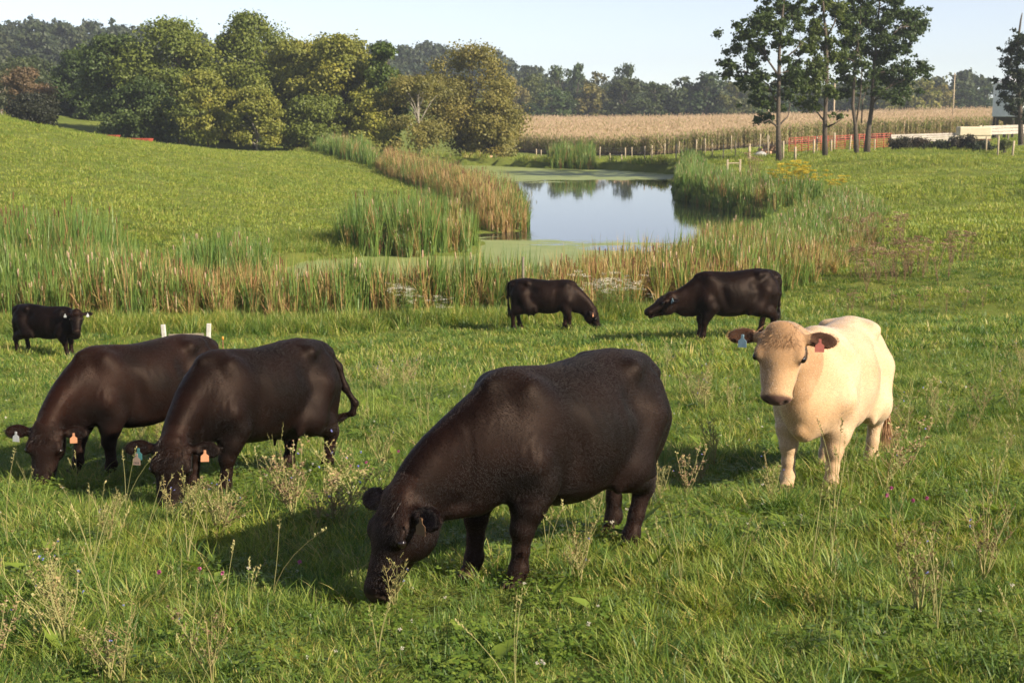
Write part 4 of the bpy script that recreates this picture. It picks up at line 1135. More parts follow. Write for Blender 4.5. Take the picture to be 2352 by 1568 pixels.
def reed_bed(name, label, px_poly, dens, seed, H=2.1, w=0.02, kinds='green', mixed_near=None, world_poly=None, edge=0.9, hmul=None):
    rng = np.random.default_rng(seed)
    poly = world_poly if world_poly is not None else on_water(px_poly)
    a = 0.5 * abs(np.sum(poly[:, 0] * np.roll(poly[:, 1], -1) - np.roll(poly[:, 0], -1) * poly[:, 1]))
    lo, hi = poly.min(0), poly.max(0); box = np.prod(hi - lo)
    n = int(dens * box); x = rng.uniform(lo[0], hi[0], n); y = rng.uniform(lo[1], hi[1], n)
    sd = poly_sd(x, y, poly) + 0.35 * vnoise(x, y, 1.3, 61)
    ok = sd < 0; x, y, sd = x[ok], y[ok], sd[ok]; n = len(x)
    g = [cattail(seed * 10 + k, 15, H, w, 0.30, 0.14, 0.06, 0 if k else 1, 0.05) for k in range(4)]
    t = [cattail(seed * 10 + 5 + k, 15, H * 0.92, w, 0.45, 0.2, 0.34, 1 if k < 3 else 0, 0.72) for k in range(4)]
    fb = {'green': 0.06, 'mixed': 0.5, 'brown': 0.85}[kinds] if isinstance(kinds, str) else kinds
    if callable(fb): pb = fb(x, y)
    else: pb = np.full(n, fb)
    pb = pb + 0.35 * vnoise(x, y, 2.2, 62) * (pb > 0.02)
    brown = rng.uniform(size=n) < pb
    idx = np.where(brown, rng.integers(4, 8, n), rng.integers(0, 4, n))
    P, Rt, S = place(x, y, rng, 0.85, 1.12, 0.05)
    P[:, 2] = np.maximum(P[:, 2], WATER_Z - 0.15)
    S = S * (0.62 + 0.38 * np.clip(-sd / edge, 0, 1))[:, None] * (1 + 0.10 * vnoise(x, y, 1.8, 63))[:, None]
    if hmul is not None: S = S * np.stack([np.ones(n), np.ones(n), hmul(x, y)], 1)
    return scatter(name, P, idx, Rt, S, g + t, label, 'reeds')

# front strip  between the grazing cows and the water (ground outline in metres)
front = np.array([(-24, 40.5), (-17, 39.6), (-12.5, 39.2), (-8, 39.4), (-4, 39.8), (0, 40.4), (3.0, 40.8), (5.6, 41.5), (8.2, 44), (10.4, 48), (12.6, 53), (15.2, 60), (17.0, 66), (19.5, 74),
                  (20.5, 82), (18.5, 84), (15.8, 76), (13.2, 70), (10.4, 63), (7.4, 56.5), (4.6, 49.0), (0, 43.8), (-4, 43.2), (-8, 43.2), (-10.5, 44.0), (-12.5, 46.0), (-24, 45.0)])
reed_bed('cattail_bed', 'long band of browning cattails along the near shore of the pond', None, 13.0, 71, 1.8, 0.033, lambda x, y: np.clip(0.62 - 0.22 * np.clip((x - 3) / 12, 0, 1) - 0.35 * np.clip((-9 - x) / 6, 0, 1) - 0.35 * np.clip((y - 62) / 10, 0, 1), 0.2, 0.95), world_poly=front, hmul=lambda x, y: 1 - 0.34 * np.clip((x - 7) / 6, 0, 1))
left = np.array([(-26, 44.5), (-18, 43.5), (-13.2, 44.5), (-12.4, 47), (-12.8, 49.5), (-14.5, 51), (-18, 51.5), (-28, 51)])
reed_bed('cattail_bed', 'tall green reed bed at the left behind the standing steer', None, 12.0, 72, 2.45, 0.034, 0.04, world_poly=left)
tufty = np.array([(-11.8, 48.5), (-9.2, 48.2), (-8.6, 51), (-9.2, 54.5), (-11.2, 55), (-12.2, 52)])
reed_bed('cattail_bed', 'small rounded tuft of green reeds left of the duckweed inlet', None, 6.5, 73, 1.75, 0.03, 0.02, world_poly=tufty)
reed_bed('cattail_bed', 'dense green reed clump standing in the inlet left of centre', [(778, 588), (860, 592), (990, 590), (1080, 584), (1098, 566), (1075, 556), (960, 550), (850, 552), (790, 566)], 10.0, 74, 2.25, 0.036, 0.10)
reed_bed('cattail_bed', 'brown topped reed spit reaching into the pond from the left', [(1100, 534), (1150, 536), (1210, 531), (1214, 506), (1168, 472), (1064, 437), (964, 414), (892, 401), (866, 408), (880, 420), (960, 442), (1040, 474), (1085, 508)], 7.5, 75, 2.1, 0.038,
         lambda x, y: np.clip(0.75 - 0.75 * np.clip((x + 1.2 + (y - 78) * 0.06) / 2.5, 0, 1), 0.04, 0.9))
reed_bed('cattail_bed', 'pale green reeds along the far left shore below the trees', [(690, 372), (700, 360), (730, 362), (790, 378), (860, 390), (880, 405), (860, 412), (790, 402), (730, 388)], 2.6, 76, 2.2, 0.05, 0.15)
reed_bed('cattail_bed', 'squarish clump of dark reeds at the far shore below the corn', [(1262, 388), (1368, 390), (1372, 383), (1262, 381)], 4.0, 77, 2.5, 0.05, 0.12)
reed_bed('cattail_bed', 'green reeds along the right shore of the pond below the meadow', [(1553, 458), (1600, 468), (1700, 492), (1790, 505), (1850, 500), (1900, 480), (1880, 468), (1800, 470), (1720, 462), (1660, 446), (1625, 425), (1612, 402), (1590, 398), (1560, 404), (1552, 425)],
         5.0, 78, 1.5, 0.036, 0.06)
# ------------------------------------------------------------------ trees
M_BARK = simple_mat('bark', (0.045, 0.035, 0.026), (0.12, 0.095, 0.07), 7.0, 0.95, 0.8, 0.05)
M_BARK_PALE = simple_mat('pale_bark', (0.16, 0.14, 0.11), (0.30, 0.27, 0.22), 7.0, 0.95, 0.8, 0.05)
LEAVES = [(0.55, 0.6, 0.5), (0.8, 0.85, 0.8), (1.0, 1.0, 1.0), (1.3, 1.15, 0.9)]
M_LEAF = leaf_mat('tree_leaf', LEAVES, 0.38, (1.15, 1.2, 0.5), rough=0.5, tint=True, spec=0.3)

def crown_mesh(blobs, n_leaves, size, rng, name='crown', flat=0.75, rough=0.35, mat=None):
    """many small folded leaf sprays spread through the clumps of a crown. blobs: (x,y,z,r)"""
    B = np.array(blobs, float); w = B[:, 3] ** 2.2; w /= w.sum()
    k = rng.choice(len(B), n_leaves, p=w)
    d = rng.normal(size=(n_leaves, 3)); d /= np.linalg.norm(d, axis=1, keepdims=True)
    rr = B[k, 3] * (rng.uniform(size=n_leaves) ** 0.42) * (1 + rough * rng.normal(size=n_leaves) * 0.6)
    c = B[k, :3] + d * rr[:, None] * np.array((1, 1, flat))
    nrm = d * 0.9 + rng.normal(size=(n_leaves, 3)) * 0.65 + np.array((0, 0, 0.35)); nrm /= np.linalg.norm(nrm, axis=1, keepdims=True)
    t1 = np.cross(nrm, rng.normal(size=(n_leaves, 3))); t1 /= np.linalg.norm(t1, axis=1, keepdims=True) + 1e-9; t2 = np.cross(nrm, t1)
    s_ = (size * rng.uniform(0.55, 1.3, n_leaves))[:, None]
    a = c - t1 * s_ * 0.5; b = c + t2 * s_ * 0.42 - nrm * s_ * 0.14; e = c + t1 * s_ * 0.5; f = c - t2 * s_ * 0.42 - nrm * s_ * 0.14
    V = np.stack([a, b, e, f], 1).reshape(-1, 3); o = np.arange(n_leaves) * 4
    me = fast_mesh(name, V, np.concatenate([np.stack([o, o + 1, o + 2], 1), np.stack([o, o + 2, o + 3], 1)]), 3, mat or M_LEAF, False)
    bv = rng.uniform(0, 1, len(B))
    set_v(me, np.repeat(np.clip(0.55 * bv[k] + 0.45 * rng.uniform(size=n_leaves), 0, 1), 4))
    return me

def limb_pts(a, b, rng, n=5, sag=0.12):
    a, b = np.array(a, float), np.array(b, float); L = np.linalg.norm(b - a); out = []
    off = rng.normal(size=3) * L * 0.06
    for i in range(n):
        t = i / (n - 1); p = a + (b - a) * t; p = p + off * math.sin(math.pi * t); p[2] += sag * L * math.sin(math.pi * t) * (0.6 - t * 0.3)
        out.append(tuple(p))
    return out

def round_tree(seed, H, W, n_leaves=5000, leaf=0.42, low=0.12, mat=None, top_pow=2.5, peak=0.42, nblob=40, trunk=0.26, bark=None, fork=1, sparse=1.0):
    """trunk mesh and crown mesh of one broadleaf tree standing at the origin; W = half width"""
    rng = np.random.default_rng(seed); blobs = []
    zc0 = H * low
    tries = 0
    while len(blobs) < nblob and tries < 4000:
        tries += 1
        t = rng.uniform(0, 1); z = zc0 + (H - zc0) * t
        q_ = (t - peak) / ((1.02 - peak) if t > peak else (peak + 0.35)); prof = math.sqrt(max(0.0, 1 - abs(q_) ** top_pow))
        R_ = W * prof * (0.72 + 0.28 * rng.uniform())
        a = rng.uniform(0, 6.283); q = R_ * math.sqrt(rng.uniform(0.12, 1.0))
        br = W * rng.uniform(0.22, 0.42) * (0.7 + 0.3 * prof)
        q = max(0, q - br * 0.3)
        p = np.array((q * math.cos(a), q * math.sin(a), min(z, H - br * 0.8)))
        if all(np.linalg.norm(p - np.array(b[:3])) > 0.45 * br for b in blobs): blobs.append((*p, br * sparse))
    cm = crown_mesh(blobs, n_leaves, leaf, rng, mat=mat)
    mb = MB(); lean = rng.normal(0, 0.03, 2) * H
    tp = [(lean[0] * t * t, lean[1] * t * t, H * 0.86 * t - 0.3) for t in np.linspace(0, 1, 8)]
    mb.tube(tp, [trunk * (1.25 if i == 0 else 1) * (1 - 0.86 * i / 7) for i in range(8)], 8)
    for b in sorted(blobs, key=lambda q: -q[3])[:int(nblob * 0.7)]:
        zb = max(H * 0.13, min(b[2] * rng.uniform(0.35, 0.7), H * 0.7)); t = zb / (H * 0.86)
        st = (lean[0] * t * t, lean[1] * t * t, zb)
        r0 = trunk * 0.42 * (1 - 0.6 * t)
        mb.tube(limb_pts(st, b[:3], rng), [r0, r0 * 0.8, r0 * 0.6, r0 * 0.4, r0 * 0.2], 5)
    tm = bpy.data.meshes.new('trunk'); tm.from_pydata(mb.v, [], mb.f); tm.polygons.foreach_set('use_smooth', [True] * len(tm.polygons)); tm.materials.append(bark or M_BARK)
    return tm, cm

def plant_tree(name, label, group, tm, cm, loc, color, rz=0.0, sc=(1, 1, 1), cat='tree'):
    o = empty(name, loc, rz); o.scale = sc
    tag(o, label, cat, group)
    t = link('trunk', tm, o); c = link('crown', cm, o)
    c.color = (*color, 1.0); tag(c, kind='stuff')
    return o

def px_tree(label, group, x, base_y, top_y, half_px, d, color, seed, n=5000, leaf=0.42, name='broadleaf_tree', base_z=None, **kw):
    """one tree from its place and size: x, crown top and half width as seen, d metres away"""
    X = at(x, base_y, d); z0 = hz(X[0], d) if base_z is None else base_z
    top = at(x, top_y, d)[2]; H = top - z0; W = half_px / LENS_PX * d * 1.25
    tm, cm = round_tree(seed, H, W, int(n * 2.9), leaf * 0.86, **kw)
    return plant_tree(name, label, group, tm, cm, (X[0], d, z0), color, 0)

GRV = 'trees in the grove behind the pond'
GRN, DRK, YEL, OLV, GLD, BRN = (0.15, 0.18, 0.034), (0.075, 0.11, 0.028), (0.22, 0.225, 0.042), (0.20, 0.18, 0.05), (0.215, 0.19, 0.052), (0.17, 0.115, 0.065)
px_tree('dark green tree at the left end of the pond grove', GRV, 268, 340, 78, 74, 178, DRK, 101, 6500, 0.45, low=0.05)
px_tree('broad yellow green tree, second from the left in the grove', GRV, 412, 342, 38, 98, 176, GRN, 102, 9000, 0.45, low=0.12, nblob=46)
px_tree('tallest tree of the grove, left of its middle', GRV, 585, 345, 24, 92, 180, GRN, 103, 9000, 0.45, low=0.14, nblob=46)
px_tree('tall green tree right of the tallest one in the grove', GRV, 690, 346, 74, 78, 177, YEL, 104, 7000, 0.45, low=0.10, nblob=40)
px_tree('bright green tree with yellow top in the grove centre', GRV, 795, 348, 78, 82, 172, YEL, 105, 8000, 0.45, low=0.06, nblob=42)
px_tree('narrow green tree with a tufted top in the grove', GRV, 888, 350, 98, 52, 168, (0.085, 0.125, 0.022), 106, 5500, 0.42, low=0.06)
px_tree('half bare olive tree with pale forked trunk by the pond end', GRV, 962, 352, 165, 78, 163, OLV, 107, 3200, 0.32, low=0.14, nblob=40, bark=M_BARK_PALE, trunk=0.24, sparse=0.8)
px_tree('golden olive tree at the right end of the grove', GRV, 1085, 348, 94, 100, 172, GLD, 108, 9500, 0.34, low=0.03, nblob=52)
px_tree('low golden tree skirting the grove beside the corn', GRV, 1130, 350, 205, 58, 166, GLD, 109, 4000, 0.34, low=0.0)
px_tree('low thin tree with bare grey limbs at the grove front', GRV, 590, 348, 195, 60, 160, YEL, 110, 2600, 0.34, low=0.18, bark=M_BARK_PALE, trunk=0.16, sparse=0.8)
px_tree('slender yellowish tree standing before the tallest grove trees', GRV, 478, 346, 160, 52, 163, YEL, 111, 3000, 0.38, low=0.25, trunk=0.18)
px_tree('dark low tree filling the gap at the left of the grove', GRV, 335, 342, 170, 62, 168, DRK, 112, 4200, 0.42, low=0.02)
px_tree('dark undergrowth tree under the centre of the grove', GRV, 735, 350, 215, 70, 165, GRN, 113, 4200, 0.40, low=0.0)
px_tree('small leafy tree under the bright green grove tree', GRV, 850, 352, 205, 55, 164, YEL, 114, 3600, 0.38, low=0.0)
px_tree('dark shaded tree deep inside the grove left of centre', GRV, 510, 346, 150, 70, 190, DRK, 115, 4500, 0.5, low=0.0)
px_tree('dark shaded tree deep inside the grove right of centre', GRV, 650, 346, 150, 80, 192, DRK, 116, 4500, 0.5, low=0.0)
LFT = 'trees beyond the hill crest at the left'
px_tree('pointed green tree behind the hill crest at far left', LFT, 168, 262, 112, 52, 205, (0.055, 0.085, 0.022), 121, 5000, 0.48, low=0.0, top_pow=1.1, peak=0.25)
px_tree('reddish brown bush tree beyond the hill crest at far left', LFT, 60, 262, 152, 50, 185, BRN, 122, 3600, 0.34, low=0.12, bark=M_BARK_PALE, sparse=0.9)
px_tree('dark wide spreading thorn tree just behind the hill crest', LFT, 82, 268, 214, 58, 160, (0.030, 0.034, 0.018), 123, 3200, 0.34, low=0.30, top_pow=2.0, peak=0.6)
px_tree('grey green tree cut by the left edge of the picture', LFT, 4, 262, 158, 36, 195, (0.075, 0.085, 0.04), 124, 2600, 0.42, low=0.15, bark=M_BARK_PALE)
px_tree('rounded dark green tree between the thorn tree and the grove', LFT, 205, 270, 200, 34, 200, DRK, 125, 2600, 0.45, low=0.0)
px_tree('hazy green tree on the lower slope of the left hill', LFT, 222, 255, 108, 52, 260, (0.06, 0.085, 0.028), 126, 3400, 0.6, low=0.0)
px_tree('olive tree on the lower slope of the left hill', LFT, 60, 255, 128, 66, 270, (0.06, 0.08, 0.026), 127, 3400, 0.6, low=0.0)

# far edge of the corn field: a few crown shapes, each tree its own object
EDGE = 'trees along the far edge of the corn'
kinds_far = [round_tree(200 + k, 12.0, 5.0 + 0.6 * (k % 3), 1700, 0.85, low=0.0, top_pow=(2.0, 1.6, 2.2, 1.8)[k % 4], peak=(0.42, 0.35, 0.5, 0.4)[k % 4], nblob=24) for k in range(5)]
DRK = (0.052, 0.078, 0.024); GRN = (0.095, 0.12, 0.03)
edge_list = [  # x, top_y, half px, d, colour, words
    (1185, 172, 34, 392, OLV, 'olive tree right behind the golden grove tree at the corn edge'), (1228, 168, 42, 408, GRN, 'rounded green tree near the left end of the corn edge'),
    (1283, 150, 44, 415, (0.07, 0.09, 0.024), 'tall rounded tree under the pale cloud left of the spire'), (1326, 143, 22, 425, DRK, 'spire topped tree rising above the corn edge woods'),
    (1268, 205, 62, 386, DRK, 'broad dark tree low at the left of the corn edge'), (1372, 162, 42, 420, GRN, 'green tree just right of the spire topped tree'),
    (1352, 190, 44, 396, OLV, 'yellowish tree below the spire topped tree'), (1440, 145, 36, 412, (0.06, 0.078, 0.028), 'tallest flat topped tree of the corn edge woods'),
    (1432, 178, 60, 384, DRK, 'large dark round tree at the middle of the corn edge'), (1505, 185, 50, 386, DRK, 'dark low round tree right of the large one'),
    (1560, 172, 46, 388, DRK, 'dark tree left of the widest crown by the corn'), (1622, 164, 58, 386, (0.046, 0.07, 0.022), 'widest dark crown near the four tall meadow trees'),
    (1690, 188, 46, 384, GRN, 'mid green tree showing left of the tall meadow trees'), (1735, 205, 40, 392, GRN, 'tree seen behind the leftmost tall meadow tree trunk'),
    (1800, 195, 55, 395, DRK, 'dark tree seen between the first two tall trunks'), (1862, 200, 50, 400, DRK, 'dark tree behind the second tall meadow trunk'), (1930, 195, 50, 396, DRK, 'dark tree between the second and third tall trunks'),
    (2000, 190, 58, 392, GRN, 'green tree behind the rightmost pair of tall trunks'), (2065, 185, 52, 388, OLV, 'olive tree right of the tall meadow trees'), (2120, 178, 46, 386, OLV, 'sunlit olive tree left of the utility pole'),
    (2165, 192, 34, 392, OLV, 'small tree beside the utility pole'), (2215, 203, 42, 400, DRK, 'dark tree right of the utility pole'), (2268, 200, 44, 402, DRK, 'dark tree next to the white bin'), (2330, 205, 48, 400, DRK, 'dark tree behind the white bin'), (2400, 200, 50, 400, DRK, 'dark tree beyond the right edge of the bin')]
for i, (x, ty, hw, d, c, words) in enumerate(edge_list):
    tm, cm = kinds_far[i % 5]; X = at(x, 260, d); z0 = hz(X[0], d); H = at(x, ty, d)[2] - z0; W = hw / LENS_PX * d
    w0 = 5.0 + 0.6 * ((i % 5) % 3)
    c = tuple(k * random.uniform(0.85, 1.15) for k in c)
    plant_tree('broadleaf_tree', words, EDGE, tm, cm, (X[0], d, z0), c, random.uniform(0, 6.28), (W / w0, W / w0, H / 12.0))

# far wooded hills: masses that read as one
def woodland(name, label, spots, seed, tint):
    rng = np.random.default_rng(seed); protos = []
    for k in range(4):
        cc = [c * q for c, q in zip(tint, ((1, 1, 1), (1.25, 1.1, 1), (0.8, 0.85, 0.9), (1.1, 1.05, 1.1))[k])]
        mt = leaf_mat('wood_leaf', [tuple(c * q for c, q in zip(cc, L_)) for L_ in LEAVES], 0.3, (1.15, 1.2, 0.5))
        tm, cm = round_tree(300 + seed * 5 + k, 13.0, 5.6, 1100, 1.15, low=0.0, nblob=20, mat=mt); protos.append(proto(cm))
    P = np.array(spots); n = len(P); s_ = rng.uniform(0.8, 1.25, n)
    return scatter(name, P, rng.integers(0, 4, n), np.stack([np.zeros(n), np.zeros(n), rng.uniform(0, 6.28, n)], 1), np.stack([s_, s_, s_ * rng.uniform(0.85, 1.15, n)], 1), protos, label, 'woods')
rw = np.random.default_rng(8)
def spots(n, x0, x1, y0, y1):
    x = rw.uniform(x0, x1, n); y = rw.uniform(y0, y1, n); return np.stack([x, y, hgt(x, y) - 0.4], 1)
woodland('far_wood', 'bluish dark wood covering the far hill at upper left', spots(360, -290, -105, 420, 640), 1, (0.045, 0.062, 0.026))
woodland('far_wood', 'dark wood on the ridge showing between grove and golden tree', spots(150, -105, 10, 520, 700), 2, (0.036, 0.055, 0.024))
woodland('far_wood', 'hazy wood on the low ridge beyond the corn field', spots(260, -5, 150, 430, 560) * np.array((1, 1, 1)) - np.array((0, 0, 5.0)), 3, (0.055, 0.075, 0.026))

# four tall open trees on the right meadow: clumps where the photo shows them, spread in depth
def q4(cx_, cy_, d): return at(1636.5 + 0.304 * cx_, 0.304 * cy_, d)
def open_tree(label, group, d, trunk_lines, clumps, color, seed, n, leaf, r0):
    rng = np.random.default_rng(seed)
    base = q4(*trunk_lines[0][0], d); zb = hz(base[0], d); org = np.array((base[0], d, zb))
    mb = MB(); paths = []
    for li, ln in enumerate(trunk_lines):
        dy = 0 if li == 0 else rng.uniform(-1.5, 1.5)
        pts = [np.array(q4(px, py, d + dy * (i / max(1, len(ln) - 1)))) - org for i, (px, py) in enumerate(ln)]
        if li == 0: pts[0][2] = -0.3
        r_ = r0 if li == 0 else r0 * 0.42
        mb.tube([tuple(p) for p in pts], [r_ * (1.3 if (i == 0 and li == 0) else 1) * (1 - 0.8 * i / (len(pts) - 1)) for i in range(len(pts))], 8)
        for a, b in zip(pts[:-1], pts[1:]):
            for t in (0, 0.33, 0.66): paths.append((a + (b - a) * t, r_))
    blobs = []
    for (px, py, pr) in clumps:
        dd = d + rng.uniform(-2.6, 2.6); c = np.array(q4(px, py, dd)) - org; br = pr * 0.304 / LENS_PX * d * 0.92
        blobs.append((*c, br))
        for k in range(7):
            o = rng.normal(size=3) * br * 1.05; blobs.append((*(c + o * np.array((1, 1.3, 0.8))), br * rng.uniform(0.28, 0.6)))
        cand = [p for p, r_ in paths if p[2] < c[2] - 0.3 and p[2] > 2.0]
        if cand:
            st = min(cand, key=lambda p: np.linalg.norm(p - c)); L = np.linalg.norm(c - st); rr = min(0.09, 0.02 + 0.012 * L)
            mb.tube(limb_pts(st, c, rng), [rr, rr * 0.8, rr * 0.6, rr * 0.45, rr * 0.25], 5)
    tm = bpy.data.meshes.new('trunk'); tm.from_pydata(mb.v, [], mb.f); tm.polygons.foreach_set('use_smooth', [True] * len(tm.polygons)); tm.materials.append(M_BARK)
    return plant_tree('open_crowned_tree', label, group, tm, crown_mesh(blobs, int(n * 2.4), leaf * 0.9, rng, flat=0.75, rough=0.8), tuple(org), color)
TALL = 'tall open crowned trees on the right meadow'
open_tree('leftmost of the four tall open trees on the right meadow', TALL, 125,
    [[(505, 1200), (497, 960), (500, 700), (505, 400), (520, 200), (540, 0), (545, -120)], [(490, 560), (400, 430), (390, 280), (420, 120)], [(505, 480), (600, 400), (690, 320)], [(490, 960), (430, 905), (340, 940)], [(480, 760), (420, 640), (300, 560)], [(500, 950), (570, 880), (590, 780)]],
    [(100, 480, 55), (180, 370, 65), (250, 260, 75), (330, 170, 75), (430, 210, 70), (420, 90, 60), (530, 70, 75), (620, 120, 75), (520, 200, 55), (330, 350, 70), (300, 480, 65), (350, 570, 55), (240, 590, 55), (480, 340, 50), (570, 300, 45), (610, 520, 70), (640, 620, 60),
     (540, 600, 55), (330, 920, 38), (420, 880, 42), (100, 570, 45), (540, -60, 80), (450, -40, 60), (330, 650, 60), (420, 780, 60), (570, 720, 55), (650, 200, 50), (560, 440, 40), (350, 760, 55)], (0.055, 0.085, 0.020), 401, 9000, 0.30, 0.23)
open_tree('second from the left of the four tall open trees', TALL, 128,
    [[(850, 1190), (850, 900), (865, 600), (860, 300), (840, 100), (830, -60), (835, -160)], [(870, 270), (920, 180), (950, 20), (960, -80)], [(855, 930), (800, 860), (740, 780)], [(860, 620), (800, 560), (760, 500)], [(870, 960), (930, 930), (980, 900)]],
    [(740, 90, 50), (860, 40, 55), (760, 300, 65), (720, 370, 55), (830, 230, 60), (950, 60, 65), (800, 480, 75), (860, 350, 55), (800, 580, 65), (790, 650, 45), (900, 430, 55), (730, 790, 65), (690, 560, 60), (850, -60, 70), (940, -60, 60), (960, 880, 30), (780, 180, 45), (700, 680, 55), (890, 700, 50)], (0.085, 0.115, 0.022), 402, 6500, 0.30, 0.22)
open_tree('forked slender tree, third of the four tall open trees', TALL, 132,
    [[(1090, 1165), (1080, 950), (1060, 800), (1075, 500), (1110, 250), (1120, 60), (1120, -80)], [(1083, 950), (1120, 700), (1130, 500), (1090, 330)], [(1125, 930), (1135, 760), (1180, 640)]],
    [(1000, 150, 70), (1100, 100, 80), (1050, 220, 70), (1000, 330, 65), (1080, 300, 60), (1050, 430, 65), (980, 520, 65), (1040, 600, 65), (1110, -30, 75), (1000, 700, 55), (1120, 480, 55), (960, 420, 50), (1130, 650, 50)], (0.055, 0.085, 0.020), 403, 5200, 0.30, 0.20)
open_tree('rightmost of the four tall open trees, crown spreading right', TALL, 134,
    [[(1165, 1155), (1180, 980), (1205, 800), (1220, 500), (1240, 300), (1260, 50), (1265, -100)], [(1230, 420), (1330, 300), (1440, 180)], [(1220, 560), (1330, 540), (1480, 530)], [(1210, 780), (1290, 690), (1360, 640)], [(1240, 300), (1300, 200), (1380, 110)]],
    [(1180, 60, 60), (1160, 160, 70), (1240, 200, 80), (1300, 300, 70), (1330, 130, 60), (1400, 100, 60), (1480, 170, 70), (1540, 110, 70), (1570, 200, 60), (1500, 250, 55), (1400, 260, 60), (1350, 380, 70), (1250, 420, 70), (1150, 380, 60), (1400, 520, 70), (1480, 540, 65), (1570, 530, 55),
     (1350, 600, 70), (1280, 560, 65), (1450, 620, 60), (1480, 390, 35), (1200, 560, 50), (1300, -30, 70), (1230, -60, 60), (1400, -10, 40), (1450, 700, 55), (1330, 720, 55), (1250, 690, 50)], (0.048, 0.078, 0.020), 404, 9500, 0.30, 0.26)
open_tree('dark slim tree in front of the white bin at the right edge', TALL, 150,
    [[(2335, 1060), (2325, 800), (2300, 500), (2310, 300), (2330, 150), (2340, 100)], [(2310, 640), (2240, 640), (2190, 700)], [(2305, 480), (2240, 440), (2210, 400)]],
    [(2300, 330, 60), (2260, 380, 50), (2330, 420, 60), (2230, 480, 45), (2280, 540, 55), (2350, 560, 60), (2220, 620, 40), (2290, 660, 55), (2200, 720, 38), (2250, 760, 45), (2340, 740, 60), (2290, 830, 45), (2380, 300, 70), (2400, 450, 70), (2400, 620, 70), (2350, 870, 55), (2250, 820, 35)], (0.030, 0.045, 0.018), 405, 5000, 0.30, 0.24)
# ------------------------------------------------------------------ corn field
M_CORN = leaf_mat('corn_leaf', [(0.17, 0.24, 0.05), (0.28, 0.30, 0.08), (0.50, 0.38, 0.25), (0.64, 0.49, 0.35)], 0.3, (1.05, 1.0, 0.6), rough=0.6)
def corn(seed, green):
    r = random.Random(seed); sp = []; H = 2.25
    for i in range(11):
        z = H * (0.15 + 0.78 * i / 11); v = min(1, max(0, (0.25 if r.random() < green else 0.8) + r.gauss(0, 0.15) + (0.25 if i < 3 else 0)))
        sp.append(((0, 0, z), r.uniform(0, 6.28), r.uniform(0.5, 0.85), 0.085, r.uniform(0.3, 0.7), r.uniform(1.2, 2.2), v))
    for i in range(7): sp.append(((0, 0, H), r.uniform(0, 6.28), r.uniform(0.22, 0.4), 0.035, r.uniform(0.05, 0.6), 0.3, r.uniform(0.75, 1.0)))
    V, T, A = blades(sp, r)
    mb = MB().tube([(0, 0, 0), (0, 0, H)], [0.022, 0.012], 5, False); k = len(V); V += mb.v; A += [0.6] * len(mb.v)
    for f in mb.f: T += [(k + f[0], k + f[1], k + f[2]), (k + f[0], k + f[2], k + f[3])]
    me = fast_mesh('corn', V, T, 3, M_CORN); set_v(me, A); return proto(me)
edge_px = [(1130, 352, 204), (1200, 350, 200), (1330, 356, 190), (1500, 358, 183), (1620, 350, 183), (1750, 340, 184), (1850, 327, 190), (1950, 318, 196), (2150, 312, 200), (2290, 306, 203), (2450, 300, 206)]
near_edge = np.array([(ray(a, b)[0] * d, d) for a, b, d in edge_px])
far_edge = np.array([(ray(x_, 260)[0] * 381, 381) for x_ in (2520, 2200, 1900, 1600, 1300, 1080)])
FIELD = np.concatenate([near_edge, far_edge])
rc = np.random.default_rng(5)
xa, ya = rc.uniform(-20, 165, 60000), rc.uniform(180, 382, 60000)
ok = poly_sd(xa, ya, FIELD) < 0; xa, ya = xa[ok], ya[ok]
dn = np.full(len(xa), 99.0)
dn = ya - np.interp(xa, near_edge[:, 0], near_edge[:, 1])
keep = (dn < 12) | (rc.uniform(size=len(xa)) < 0.75); xa, ya, dn = xa[keep], ya[keep], dn[keep]
xe = rc.uniform(near_edge[:, 0].min(), near_edge[:, 0].max(), 5200); ye = np.interp(xe, near_edge[:, 0], near_edge[:, 1]) + rc.uniform(0, 6.5, 5200)
ye = near_edge[0, 1] * 0 + ye
xa = np.concatenate([xa, xe]); ya = np.concatenate([ya, ye]); dn = np.concatenate([dn, ye - np.interp(xe, near_edge[:, 0], near_edge[:, 1])])
P, Rt, S = place(xa, ya, rc, 0.85, 1.12, 0.05)
idx = np.where(rc.uniform(size=len(xa)) < np.clip(1.0 - dn / 16, 0.05, 0.95), rc.integers(0, 3, len(xa)), rc.integers(3, 6, len(xa)))
scatter('corn_field', P, idx, Rt, S, [corn(k, 0.85) for k in range(3)] + [corn(10 + k, 0.06) for k in range(3)], 'ripe tan corn field with a greener edge beyond the pond', 'corn')
# the dry field floor under the corn
rows_f = np.linspace(0, 1, 30); cols_f = np.linspace(0, 1, 60)
nx = np.interp(cols_f, np.linspace(0, 1, len(near_edge)), near_edge[:, 0]); ny = np.interp(cols_f, np.linspace(0, 1, len(near_edge)), near_edge[:, 1])
fe = far_edge[::-1]; fx_ = np.interp(cols_f, np.linspace(0, 1, len(fe)), fe[:, 0]); fy_ = np.interp(cols_f, np.linspace(0, 1, len(fe)), fe[:, 1])
GX = nx[None] + (fx_ - nx)[None] * rows_f[:, None]; GY = ny[None] + (fy_ - ny)[None] * rows_f[:, None]
k = (np.arange(29)[:, None] * 60 + np.arange(59)[None]).ravel()
M_SOIL = simple_mat('field_litter', (0.16, 0.10, 0.055), (0.30, 0.20, 0.11), 1.5, 0.95, 0.5, 0.1, obj=False)
tag(link('field_ground', fast_mesh('field_ground', np.stack([GX.ravel(), GY.ravel(), hgt(GX, GY).ravel() + 0.25], 1), np.stack([k, k + 1, k + 61, k + 60], 1), 4, M_SOIL)), 'dry stalk littered ground of the corn field', 'field', kind='structure')

